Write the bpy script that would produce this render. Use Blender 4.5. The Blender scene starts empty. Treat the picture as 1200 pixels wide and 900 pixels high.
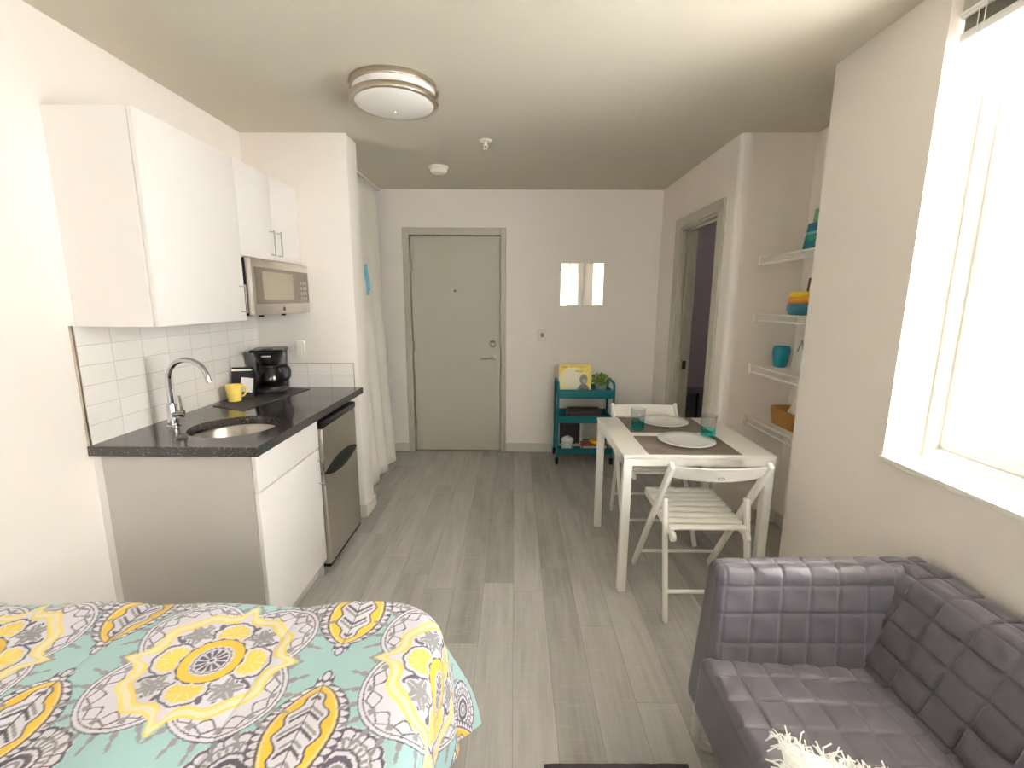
import bpy, bmesh, math, random
import numpy as np
from mathutils import Vector, Matrix
random.seed(7)
np.random.seed(7)
PI = math.pi
SC = bpy.context.scene
COL = SC.collection

# ------------------------------------------------------------------ materials
def lin(c):
    out = []
    for v in c:
        v = v / 255.0
        out.append(v / 12.92 if v <= 0.04045 else ((v + 0.055) / 1.055) ** 2.4)
    return out

class NT:
    """small wrapper for building node trees"""
    def __init__(self, name):
        self.m = bpy.data.materials.new(name)
        self.m.use_nodes = True
        self.t = self.m.node_tree
        self.t.nodes.clear()
        self.out = self.t.nodes.new('ShaderNodeOutputMaterial')
    def n(self, kind, **kw):
        nd = self.t.nodes.new(kind)
        for k, v in kw.items():
            setattr(nd, k, v)
        return nd
    def l(self, a, b):
        self.t.links.new(a, b)
    def val(self, sock, v):
        if isinstance(v, bpy.types.NodeSocket):
            self.l(v, sock)
        else:
            sock.default_value = v
    def math(self, op, a, b=0.0, c=0.0, clamp=False):
        nd = self.n('ShaderNodeMath', operation=op)
        nd.use_clamp = clamp
        self.val(nd.inputs[0], a); self.val(nd.inputs[1], b); self.val(nd.inputs[2], c)
        return nd.outputs[0]
    def mix(self, f, a, b):
        nd = self.n('ShaderNodeMix', data_type='RGBA')
        self.val(nd.inputs[0], f)
        self.val(nd.inputs[6], a); self.val(nd.inputs[7], b)
        return nd.outputs[2]
    def noise(self, vec, scale, detail=3.0, rough=0.55):
        nd = self.n('ShaderNodeTexNoise')
        nd.inputs['Scale'].default_value = scale
        nd.inputs['Detail'].default_value = detail
        nd.inputs['Roughness'].default_value = rough
        if vec is not None:
            self.l(vec, nd.inputs['Vector'])
        return nd.outputs[0]
    def obj(self, scale=(1, 1, 1), rot=(0, 0, 0), loc=(0, 0, 0)):
        tc = self.n('ShaderNodeTexCoord')
        mp = self.n('ShaderNodeMapping')
        mp.inputs['Scale'].default_value = scale
        mp.inputs['Rotation'].default_value = rot
        mp.inputs['Location'].default_value = loc
        self.l(tc.outputs['Object'], mp.inputs['Vector'])
        return mp.outputs[0]
    def bsdf(self, color=None, rough=0.5, metal=0.0, spec=0.5, normal=None, **kw):
        b = self.n('ShaderNodeBsdfPrincipled')
        if color is not None:
            if isinstance(color, bpy.types.NodeSocket):
                self.l(color, b.inputs['Base Color'])
            else:
                b.inputs['Base Color'].default_value = (*color[:3], 1)
        self.val(b.inputs['Roughness'], rough)
        b.inputs['Metallic'].default_value = metal
        b.inputs['Specular IOR Level'].default_value = spec
        for k, v in kw.items():
            b.inputs[k].default_value = v
        if normal is not None:
            self.l(normal, b.inputs['Normal'])
        self.l(b.outputs[0], self.out.inputs[0])
        return b
    def bump(self, h, strength=0.2, dist=0.01):
        nd = self.n('ShaderNodeBump')
        nd.inputs['Strength'].default_value = strength
        nd.inputs['Distance'].default_value = dist
        self.l(h, nd.inputs['Height'])
        return nd.outputs[0]

def rgba(c):
    return (*lin(c), 1)

def M(name, col, rough=0.5, metal=0.0, spec=0.5, var=0.06, scale=9.0, bump=0.0, bscale=120.0, stretch=(1, 1, 1), **kw):
    t = NT(name)
    v = t.obj(scale=stretch)
    f = t.noise(v, scale)
    c = lin(col)
    lo = [x * (1 - var) for x in c]; hi = [min(1, x * (1 + var)) for x in c]
    cc = t.mix(f, (*lo, 1), (*hi, 1))
    nrm = t.bump(t.noise(v, bscale), bump, 0.004) if bump else None
    t.bsdf(cc, rough, metal, spec, nrm, **kw)
    return t.m

MT = {}
MT['wall'] = M('wall_paint', (241, 235, 229), 0.75, spec=0.25, var=0.012, scale=2, bump=0.06, bscale=180)
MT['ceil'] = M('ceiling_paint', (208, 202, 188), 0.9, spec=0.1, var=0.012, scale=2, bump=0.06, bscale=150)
MT['bath'] = M('bathroom_paint', (196, 188, 194), 0.8, spec=0.2, var=0.02)
MT['trim'] = M('grey_trim_paint', (190, 186, 172), 0.45, var=0.02)
MT['base'] = M('baseboard_paint', (214, 209, 200), 0.5, var=0.02)
MT['door'] = M('door_paint', (190, 187, 173), 0.5, var=0.02, scale=1.2)
MT['cabwhite'] = M('white_laminate', (240, 236, 234), 0.35, var=0.012)
MT['cabgrey'] = M('grey_laminate', (196, 190, 184), 0.5, var=0.02)
MT['nickel'] = M('brushed_nickel', (190, 180, 165), 0.28, 1.0, var=0.05, scale=30, stretch=(1, 1, 8))
MT['chrome'] = M('chrome', (205, 205, 208), 0.1, 1.0, var=0.02)
MT['steel'] = M('stainless_steel', (222, 216, 206), 0.36, 1.0, var=0.06, scale=40, stretch=(1, 12, 0.3))
MT['sinksteel'] = M('sink_steel', (178, 172, 163), 0.3, 1.0, var=0.06, scale=30)
MT['black'] = M('black_plastic', (24, 23, 24), 0.3, var=0.1)
MT['blackmatte'] = M('black_matte', (30, 29, 30), 0.65, var=0.1)
MT['dkglass'] = M('dark_microwave_glass', (112, 102, 88), 0.16, var=0.05)
MT['mwscreen'] = M('microwave_screen', (160, 150, 130), 0.25, var=0.05, scale=60)
MT['white'] = M('white_paint', (243, 240, 234), 0.4, var=0.012)
MT['whitemetal'] = M('white_coated_metal', (240, 238, 233), 0.35, var=0.01)
MT['vinyl'] = M('white_vinyl', (246, 246, 244), 0.35, var=0.01)
MT['teal'] = M('teal_powder_coat', (18, 122, 134), 0.38, var=0.06)
MT['rubber'] = M('black_rubber', (20, 20, 20), 0.7, var=0.1)
MT['plate'] = M('white_porcelain', (240, 240, 240), 0.15, var=0.01)
MT['mat'] = M('woven_placemat', (124, 112, 103), 0.8, var=0.3, scale=160, bump=0.5, bscale=300, stretch=(1, 0.25, 1))
MT['drymat'] = M('dark_rubber_mat', (62, 56, 54), 0.65, var=0.12, scale=60)
MT['yellow'] = M('yellow_glaze', (247, 220, 116), 0.25, var=0.03)
MT['ylw2'] = M('yellow_towel', (226, 190, 50), 0.9, var=0.15, scale=80, bump=0.5)
MT['orange'] = M('orange_towel', (222, 150, 66), 0.9, var=0.15, scale=80, bump=0.5)
MT['tealglaze'] = M('teal_glaze', (18, 138, 160), 0.3, var=0.05)
MT['bluebowl'] = M('dark_teal_glaze', (36, 108, 128), 0.3, var=0.08)
MT['leaf'] = M('leaf_green', (122, 160, 52), 0.5, var=0.5, scale=40)
MT['pot'] = M('grey_pot', (182, 190, 192), 0.5, var=0.05)
MT['soil'] = M('soil', (50, 40, 30), 0.9, var=0.3)
MT['darkbrown'] = M('dark_brown_cover', (72, 62, 60), 0.55, var=0.1)
MT['red'] = M('red_cloth_cover', (186, 40, 44), 0.55, var=0.08)
MT['paper'] = M('paper', (236, 228, 210), 0.8, var=0.03, scale=200, stretch=(0.05, 0.05, 1))
MT['tube'] = M('pale_metal_tube', (222, 220, 214), 0.35, 0.3, var=0.02)
MT['sofa'] = M('grey_quilted_fabric', (88, 83, 91), 0.42, spec=0.42, var=0.12, scale=14, bump=0.25, bscale=260)
MT['sofa'].node_tree.nodes['Principled BSDF'].inputs['Sheen Weight'].default_value = 0.22
MT['fringe'] = M('white_yarn', (248, 248, 246), 0.9, var=0.04, scale=60, bump=0.4)
MT['cloth'] = M('white_curtain_cloth', (240, 237, 228), 0.9, spec=0.1, var=0.02, bump=0.1, bscale=400)
MT['bluecloth'] = M('light_blue_cloth', (140, 208, 228), 0.85, var=0.12, scale=25)
MT['mattress'] = M('white_mattress', (232, 230, 226), 0.9, var=0.03)
MT['bedwood'] = M('dark_bed_base', (70, 66, 66), 0.6, var=0.1)
MT['plastic'] = M('white_plastic', (238, 234, 224), 0.4, var=0.01)
MT['greyplastic'] = M('grey_plastic_detail', (150, 140, 138), 0.5, var=0.05)
MT['grass'] = M('woven_seagrass', (172, 124, 58), 0.8, var=0.5, scale=70, bump=0.9, bscale=150)
MT['tissue'] = M('white_tissue', (244, 242, 238), 0.9, var=0.02)
MT['binggrey'] = M('dark_grey_plastic', (96, 96, 104), 0.5, var=0.06)
MT['diff'] = M('frosted_diffuser', (242, 240, 236), 0.35, spec=0.4, var=0.01)
MT['label'] = M('white_label', (236, 234, 236), 0.5, var=0.06, scale=160, stretch=(0.2, 0.2, 1))
MT['siding'] = None

def glass_mat(name, tint, trans=0.9):
    t = NT(name)
    v = t.obj()
    f = t.noise(v, 6.0)
    c = t.mix(f, (*[x * 0.985 for x in tint], 1), (*tint, 1))
    tr = t.n('ShaderNodeBsdfTransparent')
    t.l(c, tr.inputs[0])
    gl = t.n('ShaderNodeBsdfGlossy')
    gl.inputs['Roughness'].default_value = 0.03
    lw = t.n('ShaderNodeLayerWeight')
    f5 = t.math('MULTIPLY_ADD', t.math('POWER', lw.outputs['Facing'], 5.0), 0.9, 0.04)
    mx = t.n('ShaderNodeMixShader')
    t.l(f5, mx.inputs[0]); t.l(tr.outputs[0], mx.inputs[1]); t.l(gl.outputs[0], mx.inputs[2])
    t.l(mx.outputs[0], t.out.inputs[0])
    return t.m
MT['pane'] = glass_mat('window_glass', (0.99, 0.995, 0.99))
MT['glass'] = glass_mat('clear_drinking_glass', (0.93, 0.94, 0.94))
MT['tealglass'] = glass_mat('teal_tinted_glass', (0.42, 0.86, 0.86))
MT['carafe'] = glass_mat('carafe_glass', (0.86, 0.84, 0.82))

def mirror_mat():
    t = NT('mirror_silver')
    v = t.obj()
    f = t.noise(v, 3.0)
    c = t.mix(f, (0.93, 0.94, 0.93, 1), (0.95, 0.955, 0.945, 1))
    t.bsdf(c, 0.01, 1.0)
    return t.m
MT['mirror'] = mirror_mat()

def floor_mat():
    t = NT('grey_vinyl_planks')
    tc = t.n('ShaderNodeTexCoord')
    sp = t.n('ShaderNodeSeparateXYZ'); t.l(tc.outputs['Object'], sp.inputs[0])
    x, y = sp.outputs[0], sp.outputs[1]
    W, L = 0.152, 1.22
    row = t.math('FLOOR', t.math('DIVIDE', x, W))
    wn = t.n('ShaderNodeTexWhiteNoise', noise_dimensions='1D'); t.l(row, wn.inputs['W'])
    yy = t.math('ADD', t.math('DIVIDE', y, L), t.math('MULTIPLY', wn.outputs[0], 7.3))
    pl = t.math('FLOOR', yy)
    cmb = t.n('ShaderNodeCombineXYZ'); t.l(row, cmb.inputs[0]); t.l(pl, cmb.inputs[1])
    wn2 = t.n('ShaderNodeTexWhiteNoise', noise_dimensions='3D'); t.l(cmb.outputs[0], wn2.inputs['Vector'])
    tone = wn2.outputs[0]
    fx = t.math('FRACT', t.math('DIVIDE', x, W)); fy = t.math('FRACT', yy)
    ex = t.math('MULTIPLY', t.math('MINIMUM', fx, t.math('SUBTRACT', 1.0, fx)), W)
    ey = t.math('MULTIPLY', t.math('MINIMUM', fy, t.math('SUBTRACT', 1.0, fy)), L)
    e = t.math('MINIMUM', ex, ey)
    gap = t.math('LESS_THAN', e, 0.0009)
    off = t.n('ShaderNodeCombineXYZ'); t.l(t.math('MULTIPLY', tone, 17.0), off.inputs[2]); t.l(t.math('MULTIPLY', tone, 5.0), off.inputs[0])
    va = t.n('ShaderNodeVectorMath', operation='ADD'); t.l(tc.outputs['Object'], va.inputs[0]); t.l(off.outputs[0], va.inputs[1])
    mp = t.n('ShaderNodeMapping'); mp.inputs['Scale'].default_value = (34, 2.2, 1); t.l(va.outputs[0], mp.inputs[0])
    grain = t.noise(mp.outputs[0], 1.6, 6.0, 0.65)
    mp2 = t.n('ShaderNodeMapping'); mp2.inputs['Scale'].default_value = (9, 1.1, 1); t.l(va.outputs[0], mp2.inputs[0])
    blot = t.noise(mp2.outputs[0], 1.3, 3.0, 0.6)
    mp3 = t.n('ShaderNodeMapping'); mp3.inputs['Scale'].default_value = (5, 60, 1); t.l(va.outputs[0], mp3.inputs[0])
    saw = t.noise(mp3.outputs[0], 1.5, 2.0, 0.5)
    base = t.mix(tone, rgba((152, 148, 144)), rgba((192, 189, 186)))
    g2 = t.math('MULTIPLY_ADD', grain, 2.4, -0.75, clamp=True)
    c1 = t.mix(t.math('MULTIPLY', t.math('SUBTRACT', 1.0, g2), 0.45), base, rgba((122, 116, 111)))
    b2 = t.math('MULTIPLY_ADD', blot, 2.2, -0.75, clamp=True)
    c2 = t.mix(t.math('MULTIPLY', b2, 0.5), c1, rgba((208, 206, 204)))
    c2b = t.mix(t.math('MULTIPLY', t.math('GREATER_THAN', saw, 0.6), 0.12), c2, rgba((205, 202, 198)))
    c3 = t.mix(t.math('MULTIPLY', gap, 0.55), c2b, rgba((92, 86, 80)))
    rough = t.math('MULTIPLY_ADD', grain, 0.2, 0.34)
    nb = t.bump(t.math('SUBTRACT', grain, gap), 0.12, 0.002)
    t.bsdf(c3, rough, 0.0, 0.4, nb)
    return t.m
MT['floor'] = floor_mat()

def counter_mat():
    t = NT('black_speckled_quartz')
    v = t.obj()
    vo = t.n('ShaderNodeTexVoronoi'); vo.inputs['Scale'].default_value = 150; t.l(v, vo.inputs['Vector'])
    wn = t.n('ShaderNodeTexWhiteNoise'); t.l(vo.outputs['Position'], wn.inputs['Vector'])
    near = t.math('LESS_THAN', vo.outputs['Distance'], 0.33)
    pick = t.math('GREATER_THAN', wn.outputs[0], 0.80)
    f = t.math('MULTIPLY', near, pick)
    n = t.noise(v, 60)
    c0 = t.mix(n, rgba((40, 36, 35)), rgba((60, 54, 52)))
    c = t.mix(t.math('MULTIPLY', f, 0.7), c0, rgba((150, 142, 130)))
    t.bsdf(c, 0.1, 0.0, 0.6)
    return t.m
MT['counter'] = counter_mat()

def tile_mat(name, uaxis, u0):
    t = NT(name)
    tc = t.n('ShaderNodeTexCoord')
    sp = t.n('ShaderNodeSeparateXYZ'); t.l(tc.outputs['Object'], sp.inputs[0])
    u, z = sp.outputs[uaxis], sp.outputs[2]
    def cell(s, off, size):
        q = t.math('DIVIDE', t.math('SUBTRACT', s, off), size)
        fr = t.math('FRACT', q)
        return t.math('FLOOR', q), t.math('MULTIPLY', t.math('MINIMUM', fr, t.math('SUBTRACT', 1.0, fr)), size)
    iu, eu = cell(u, u0, 0.152)
    iz, ez = cell(z, 0.903, 0.0763)
    e = t.math('MINIMUM', eu, ez)
    joint = t.math('LESS_THAN', e, 0.0012)
    hgt = t.math('MINIMUM', t.math('DIVIDE', e, 0.004), 1.0)
    cb = t.n('ShaderNodeCombineXYZ'); t.l(iu, cb.inputs[0]); t.l(iz, cb.inputs[1])
    wn = t.n('ShaderNodeTexWhiteNoise'); t.l(cb.outputs[0], wn.inputs['Vector'])
    c0 = t.mix(wn.outputs[0], rgba((240, 236, 232)), rgba((246, 242, 238)))
    c = t.mix(joint, c0, rgba((205, 196, 188)))
    t.bsdf(c, t.math('MULTIPLY_ADD', joint, 0.5, 0.12), 0.0, 0.5, t.bump(hgt, 0.4, 0.002))
    return t.m
MT['tileL'] = tile_mat('white_stacked_tile_side', 1, 1.70)
MT['tileS'] = tile_mat('white_stacked_tile_return', 0, -1.633)

def shapes_mat(name, base, shapes, axes=(0, 2), rough=0.5, noise=0.05, nscale=30):
    """flat printed shapes: ('e',cu,cv,ru,rv,col) ellipses and ('r',u0,u1,v0,v1,col) rectangles in object space"""
    t = NT(name)
    tc = t.n('ShaderNodeTexCoord')
    sp = t.n('ShaderNodeSeparateXYZ'); t.l(tc.outputs['Object'], sp.inputs[0])
    u, v = sp.outputs[axes[0]], sp.outputs[axes[1]]
    n = t.noise(tc.outputs['Object'], nscale)
    b = lin(base)
    c = t.mix(n, (*[x * (1 - noise) for x in b], 1), (*[min(1, x * (1 + noise)) for x in b], 1))
    for s in shapes:
        if s[0] == 'e':
            du = t.math('DIVIDE', t.math('SUBTRACT', u, s[1]), s[3])
            dv = t.math('DIVIDE', t.math('SUBTRACT', v, s[2]), s[4])
            d = t.math('ADD', t.math('MULTIPLY', du, du), t.math('MULTIPLY', dv, dv))
            m = t.math('LESS_THAN', d, 1.0)
        else:
            du = t.math('ABSOLUTE', t.math('SUBTRACT', u, (s[1] + s[2]) / 2))
            dv = t.math('ABSOLUTE', t.math('SUBTRACT', v, (s[3] + s[4]) / 2))
            m = t.math('MULTIPLY', t.math('LESS_THAN', du, abs(s[2] - s[1]) / 2), t.math('LESS_THAN', dv, abs(s[4] - s[3]) / 2))
        c = t.mix(m, c, rgba(s[5]))
    t.bsdf(c, rough)
    return t.m

def siding_mat():
    t = NT('white_lap_siding')
    tc = t.n('ShaderNodeTexCoord')
    sp = t.n('ShaderNodeSeparateXYZ'); t.l(tc.outputs['Object'], sp.inputs[0])
    q = t.math('FRACT', t.math('DIVIDE', sp.outputs[2], 0.3))
    j = t.math('LESS_THAN', q, 0.05)
    c = t.mix(j, rgba((244, 243, 240)), rgba((200, 198, 194)))
    t.bsdf(c, 0.7, 0, 0.2, t.bump(q, 0.4, 0.02))
    return t.m
MT['siding'] = siding_mat()

def attr_mat():
    t = NT('printed_cotton_comforter')
    at = t.n('ShaderNodeAttribute'); at.attribute_name = 'print'
    tc = t.n('ShaderNodeTexCoord')
    n = t.noise(tc.outputs['Object'], 500, 2)
    n2 = t.noise(tc.outputs['Object'], 6, 2)
    c = t.mix(t.math('MULTIPLY', n, 0.05), at.outputs['Color'], (0.3, 0.3, 0.3, 1))
    t.bsdf(c, 0.75, 0, 0.25, t.bump(t.math('MULTIPLY_ADD', n, 0.05, n2), 0.25, 0.02), **{'Sheen Weight': 0.15})
    return t.m
MT['comforter'] = attr_mat()

def rug_mat():
    t = NT('dark_grey_rug_pile')
    v = t.obj()
    vo = t.n('ShaderNodeTexVoronoi'); vo.inputs['Scale'].default_value = 14; t.l(v, vo.inputs['Vector'])
    dot = t.math('LESS_THAN', vo.outputs['Distance'], 0.14)
    n = t.noise(v, 180)
    c0 = t.mix(n, rgba((62, 58, 62)), rgba((98, 93, 96)))
    c = t.mix(dot, c0, rgba((214, 212, 208)))
    t.bsdf(c, 0.95, 0, 0.1, t.bump(n, 0.6, 0.01))
    return t.m
MT['rug'] = rug_mat()

# ------------------------------------------------------------------ mesh builder
_cb = {}
def cbox_data(dx, dy, dz, b, seg):
    key = (round(dx, 5), round(dy, 5), round(dz, 5), b, seg)
    if key in _cb:
        return _cb[key]
    bm = bmesh.new()
    bmesh.ops.create_cube(bm, size=1.0)
    for v in bm.verts:
        v.co = Vector((v.co.x * dx, v.co.y * dy, v.co.z * dz))
    b = min(b, 0.45 * min(dx, dy, dz))
    if b > 0:
        bmesh.ops.bevel(bm, geom=list(bm.edges), offset=b, segments=seg, profile=0.5, affect='EDGES')
    bm.verts.index_update()
    d = ([v.co.copy() for v in bm.verts], [[v.index for v in f.verts] for f in bm.faces])
    bm.free()
    _cb[key] = d
    return d

class MB:
    def __init__(self):
        self.v = []; self.f = []
    def add(self, vs, fs):
        o = len(self.v)
        self.v.extend([Vector(p) for p in vs])
        self.f.extend([[i + o for i in f] for f in fs])
        return self
    def box(self, x0, x1, y0, y1, z0, z1, b=0.002, seg=1):
        vs, fs = cbox_data(abs(x1 - x0), abs(y1 - y0), abs(z1 - z0), b, seg)
        c = Vector(((x0 + x1) / 2, (y0 + y1) / 2, (z0 + z1) / 2))
        return self.add([p + c for p in vs], fs)
    def obox(self, dims, mat, b=0.002, seg=1):
        vs, fs = cbox_data(*dims, b, seg)
        return self.add([mat @ p for p in vs], fs)
    def bar(self, p0, p1, w, t, side=(1, 0, 0), b=0.003, seg=2):
        p0 = Vector(p0); p1 = Vector(p1)
        d = p1 - p0; L = d.length; d.normalize()
        s = Vector(side); s = (s - d * s.dot(d)).normalized(); n = d.cross(s)
        m = Matrix((s, n, d)).transposed().to_4x4(); m.translation = (p0 + p1) / 2
        return self.obox((w, t, L), m, b, seg)
    def tube(self, pts, r, seg=10, closed=False, radii=None):
        P = [Vector(p) for p in pts]; n = len(P)
        T = []
        for i in range(n):
            if closed:
                d = P[(i + 1) % n] - P[i - 1]
            else:
                d = P[min(i + 1, n - 1)] - P[max(i - 1, 0)]
            T.append(d.normalized())
        a = Vector((0, 0, 1)) if abs(T[0].z) < 0.9 else Vector((1, 0, 0))
        N = (a - T[0] * a.dot(T[0])).normalized()
        vs = []; fs = []
        for i in range(n):
            N = (N - T[i] * N.dot(T[i])).normalized()
            B = T[i].cross(N)
            rr = radii[i] if radii else r
            for k in range(seg):
                an = 2 * PI * k / seg
                vs.append(P[i] + (N * math.cos(an) + B * math.sin(an)) * rr)
        m = n if closed else n - 1
        for i in range(m):
            j = (i + 1) % n
            for k in range(seg):
                k2 = (k + 1) % seg
                fs.append([i * seg + k, i * seg + k2, j * seg + k2, j * seg + k])
        if not closed:
            fs.append(list(range(seg))[::-1]); fs.append([(n - 1) * seg + k for k in range(seg)])
        return self.add(vs, fs)
    def cyl(self, p0, p1, r, seg=16, r2=None):
        return self.tube([p0, p1], r, seg, radii=[r, r if r2 is None else r2])
    def lathe(self, prof, c=(0, 0, 0), seg=32, mat=None, closed=True):
        """prof: list of (r,z); r==0 ends become poles"""
        vs = []; fs = []; rings = []
        for r, z in prof:
            if r < 1e-6:
                rings.append([len(vs)]); vs.append(Vector((0, 0, z)))
            else:
                rings.append(list(range(len(vs), len(vs) + seg)))
                for k in range(seg):
                    a = 2 * PI * k / seg
                    vs.append(Vector((r * math.cos(a), r * math.sin(a), z)))
        for A, B in zip(rings[:-1], rings[1:]):
            for k in range(seg):
                k2 = (k + 1) % seg
                if len(A) == 1 and len(B) == 1:
                    continue
                if len(A) == 1:
                    fs.append([A[0], B[k2], B[k]])
                elif len(B) == 1:
                    fs.append([A[k], A[k2], B[0]])
                else:
                    fs.append([A[k], A[k2], B[k2], B[k]])
        C = Vector(c)
        vs = [(mat @ p if mat else p) + C for p in vs]
        return self.add(vs, fs)
    def prism(self, poly, z0, z1, plane='xy'):
        """extrude polygon (list of 2d) between z0,z1 along third axis"""
        n = len(poly)
        def P(a, b, c):
            return {'xy': (a, b, c), 'yz': (c, a, b), 'xz': (a, c, b)}[plane]
        vs = [P(a, b, z0) for a, b in poly] + [P(a, b, z1) for a, b in poly]
        fs = [list(range(n))[::-1], [n + i for i in range(n)]]
        for i in range(n):
            j = (i + 1) % n
            fs.append([i, j, n + j, n + i])
        return self.add(vs, fs)
    def grid(self, fn, nu, nv):
        vs = []; fs = []
        for j in range(nv + 1):
            for i in range(nu + 1):
                vs.append(fn(i / nu, j / nv))
        for j in range(nv):
            for i in range(nu):
                a = j * (nu + 1) + i
                fs.append([a, a + 1, a + nu + 2, a + nu + 1])
        return self.add(vs, fs)
    def build(self, name, mat, parent=None, world=True, smooth=40, weld=False):
        me = bpy.data.meshes.new(name)
        vs = self.v
        if parent is not None and world:
            mw = parent.matrix_basis.copy(); q_ = parent.parent
            while q_ is not None:
                mw = q_.matrix_basis @ mw; q_ = q_.parent
            inv = mw.inverted()
            vs = [inv @ p for p in vs]
        bm = bmesh.new()
        bv = [bm.verts.new(p) for p in vs]
        for f in self.f:
            try:
                bm.faces.new([bv[i] for i in f])
            except ValueError:
                pass
        if weld:
            bmesh.ops.remove_doubles(bm, verts=list(bm.verts), dist=1e-5)
        bmesh.ops.recalc_face_normals(bm, faces=list(bm.faces))
        bm.to_mesh(me); bm.free()
        if smooth:
            for p in me.polygons:
                p.use_smooth = True
            me.set_sharp_from_angle(angle=math.radians(smooth))
        me.materials.append(MT[mat] if isinstance(mat, str) else mat)
        o = bpy.data.objects.new(name, me)
        COL.objects.link(o)
        if parent is not None:
            o.parent = parent
        return o

def tag(o, label=None, cat=None, group=None, kind=None):
    if label: o['label'] = label
    if cat: o['category'] = cat
    if group: o['group'] = group
    if kind: o['kind'] = kind
    return o
def thing(name, label, cat, loc=(0, 0, 0), rz=0.0, group=None):
    o = bpy.data.objects.new(name, None)
    o.empty_display_size = 0.05
    COL.objects.link(o)
    o.location = loc; o.rotation_euler = (0, 0, rz)
    o.matrix_basis = Matrix.Translation(loc) @ Matrix.Rotation(rz, 4, 'Z')
    return tag(o, label, cat, group)
def copy_tree(o, parent=None):
    c = o.copy(); COL.objects.link(c)
    if parent is not None:
        c.parent = parent
    for ch in list(o.children):
        copy_tree(ch, c)
    return c
def struct(name, mb, mat, label=None, parent=None, **kw):
    o = mb.build(name, mat, parent, **kw)
    if parent is None:
        o['kind'] = 'structure'
        if label: o['label'] = label
    return o
def rbox(dims, r, div, disp=None):
    """rounded box as grid; returns verts (list Vector), faces; disp(p,n)->offset along n"""
    hx, hy, hz = [d / 2 for d in dims]
    H = (hx, hy, hz)
    vs = []; fs = []; idx = {}
    def vert(p):
        key = tuple(round(c, 6) for c in p)
        if key in idx:
            return idx[key]
        c = Vector([max(-h + r, min(h - r, q)) for q, h in zip(p, H)])
        d = Vector(p) - c
        n = d.normalized() if d.length > 1e-9 else Vector((0, 0, 1))
        q = c + n * r
        if disp:
            q = q + n * disp(Vector(p), n)
        idx[key] = len(vs); vs.append(q)
        return idx[key]
    for ax in range(3):
        a, b = [(1, 2), (2, 0), (0, 1)][ax]
        na = max(2, int(round(dims[a] / div))); nb = max(2, int(round(dims[b] / div)))
        for s in (-1, 1):
            def pt(i, j):
                p = [0, 0, 0]
                p[ax] = s * H[ax]; p[a] = -H[a] + dims[a] * i / na; p[b] = -H[b] + dims[b] * j / nb
                return p
            for i in range(na):
                for j in range(nb):
                    q = [vert(pt(i, j)), vert(pt(i + 1, j)), vert(pt(i + 1, j + 1)), vert(pt(i, j + 1))]
                    fs.append(q if s > 0 else q[::-1])
    return vs, fs

# ------------------------------------------------------------------ room dimensions
XL, D, H = -1.633, 4.345, 2.427
XS, YS, YS2 = -1.004, 2.934, 3.117
XR, YA, XR2, YP, XW = 1.317, 2.916, 1.758, 2.129, 1.327
YR = -2.7
YW0, YW1, ZW0, ZW1 = 1.60, 0.62, 0.92, 2.375

struct('floor', MB().box(-1.8, 3.1, -2.85, 5.2, -0.1, 0, 0), 'floor', 'grey wood-look plank floor')
struct('ceiling', MB().box(-1.8, 3.1, -2.85, 5.2, H, H + 0.1, 0), 'ceil', 'off-white painted ceiling')
m = MB().box(XL - 0.12, XL, YR, D + 0.12, 0, H, 0)
struct('wall_left', m, 'wall', 'white painted wall behind the kitchenette')
struct('wall_stub', MB().box(XL, XS, YS, YS2, 0, H, 0.004, 2), 'wall', 'white wall end beside the small fridge')
m = MB()
DX0, DX1, DZ = -0.962, -0.133, 2.035
m.box(XL, DX0, D, D + 0.12, 0, H, 0); m.box(DX1, 1.43, D, D + 0.12, 0, H, 0); m.box(DX0, DX1, D, D + 0.12, DZ, H, 0)
m.box(DX0 - 0.05, DX1 + 0.05, D + 0.06, D + 0.13, 0, DZ + 0.05, 0)  # unseen backing added behind the door leaf, stops light leaking through its gaps
struct('wall_back', m, 'wall', 'white wall with the entry door and mirror')
m = MB()
BY0, BY1, BZ = 3.132, 3.815, 2.025
m.box(XR, XR + 0.115, BY1, D, 0, H, 0); m.box(XR, XR + 0.115, BY0, BY1, BZ, H, 0)
# near part with a bullnose corner, joined with the alcove's far side wall
rb = 0.03
poly = [(XR, BY0)]
poly += [(XR + rb - rb * math.cos(a), YA + rb - rb * math.sin(a)) for a in [i * PI / 2 / 8 for i in range(9)]]
poly += [(XR2, YA), (XR2, YA + 0.1), (XR + 0.115, YA + 0.1), (XR + 0.115, BY0)]
m.prism(poly, 0, H)
struct('wall_right', m, 'wall', 'white wall with the bathroom doorway and rounded corner')
struct('wall_alcove', MB().box(XR2, XR2 + 0.1, YP - 0.1, YA + 0.1, 0, H, 0), 'wall', 'white back wall of the shelf alcove')
m = MB()
TW = 0.26
m.box(XW, XW + TW, YW0, YP, 0, H, 0); m.box(XW, XW + TW, YR, YW1, 0, H, 0)
m.box(XW, XW + TW, YW1, YW0, 0, ZW0 - 0.02, 0); m.box(XW, XW + TW, YW1, YW0, ZW1, H, 0)
m.box(XW + TW, XR2, YP - 0.1, YP, 0, H, 0)
struct('wall_window', m, 'wall', 'white wall around the big window')
m = MB()
RX0, RX1, RZ0, RZ1 = 0.90, 1.31, 0.85, 2.2
m.box(XL, RX0, YR - 0.12, YR, 0, H, 0); m.box(RX1, XW + TW, YR - 0.12, YR, 0, H, 0)
m.box(RX0, RX1, YR - 0.12, YR, 0, RZ0, 0); m.box(RX0, RX1, YR - 0.12, YR, RZ1, H, 0)
struct('wall_rear', m, 'wall', 'white wall behind the camera')
m = MB()
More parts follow.
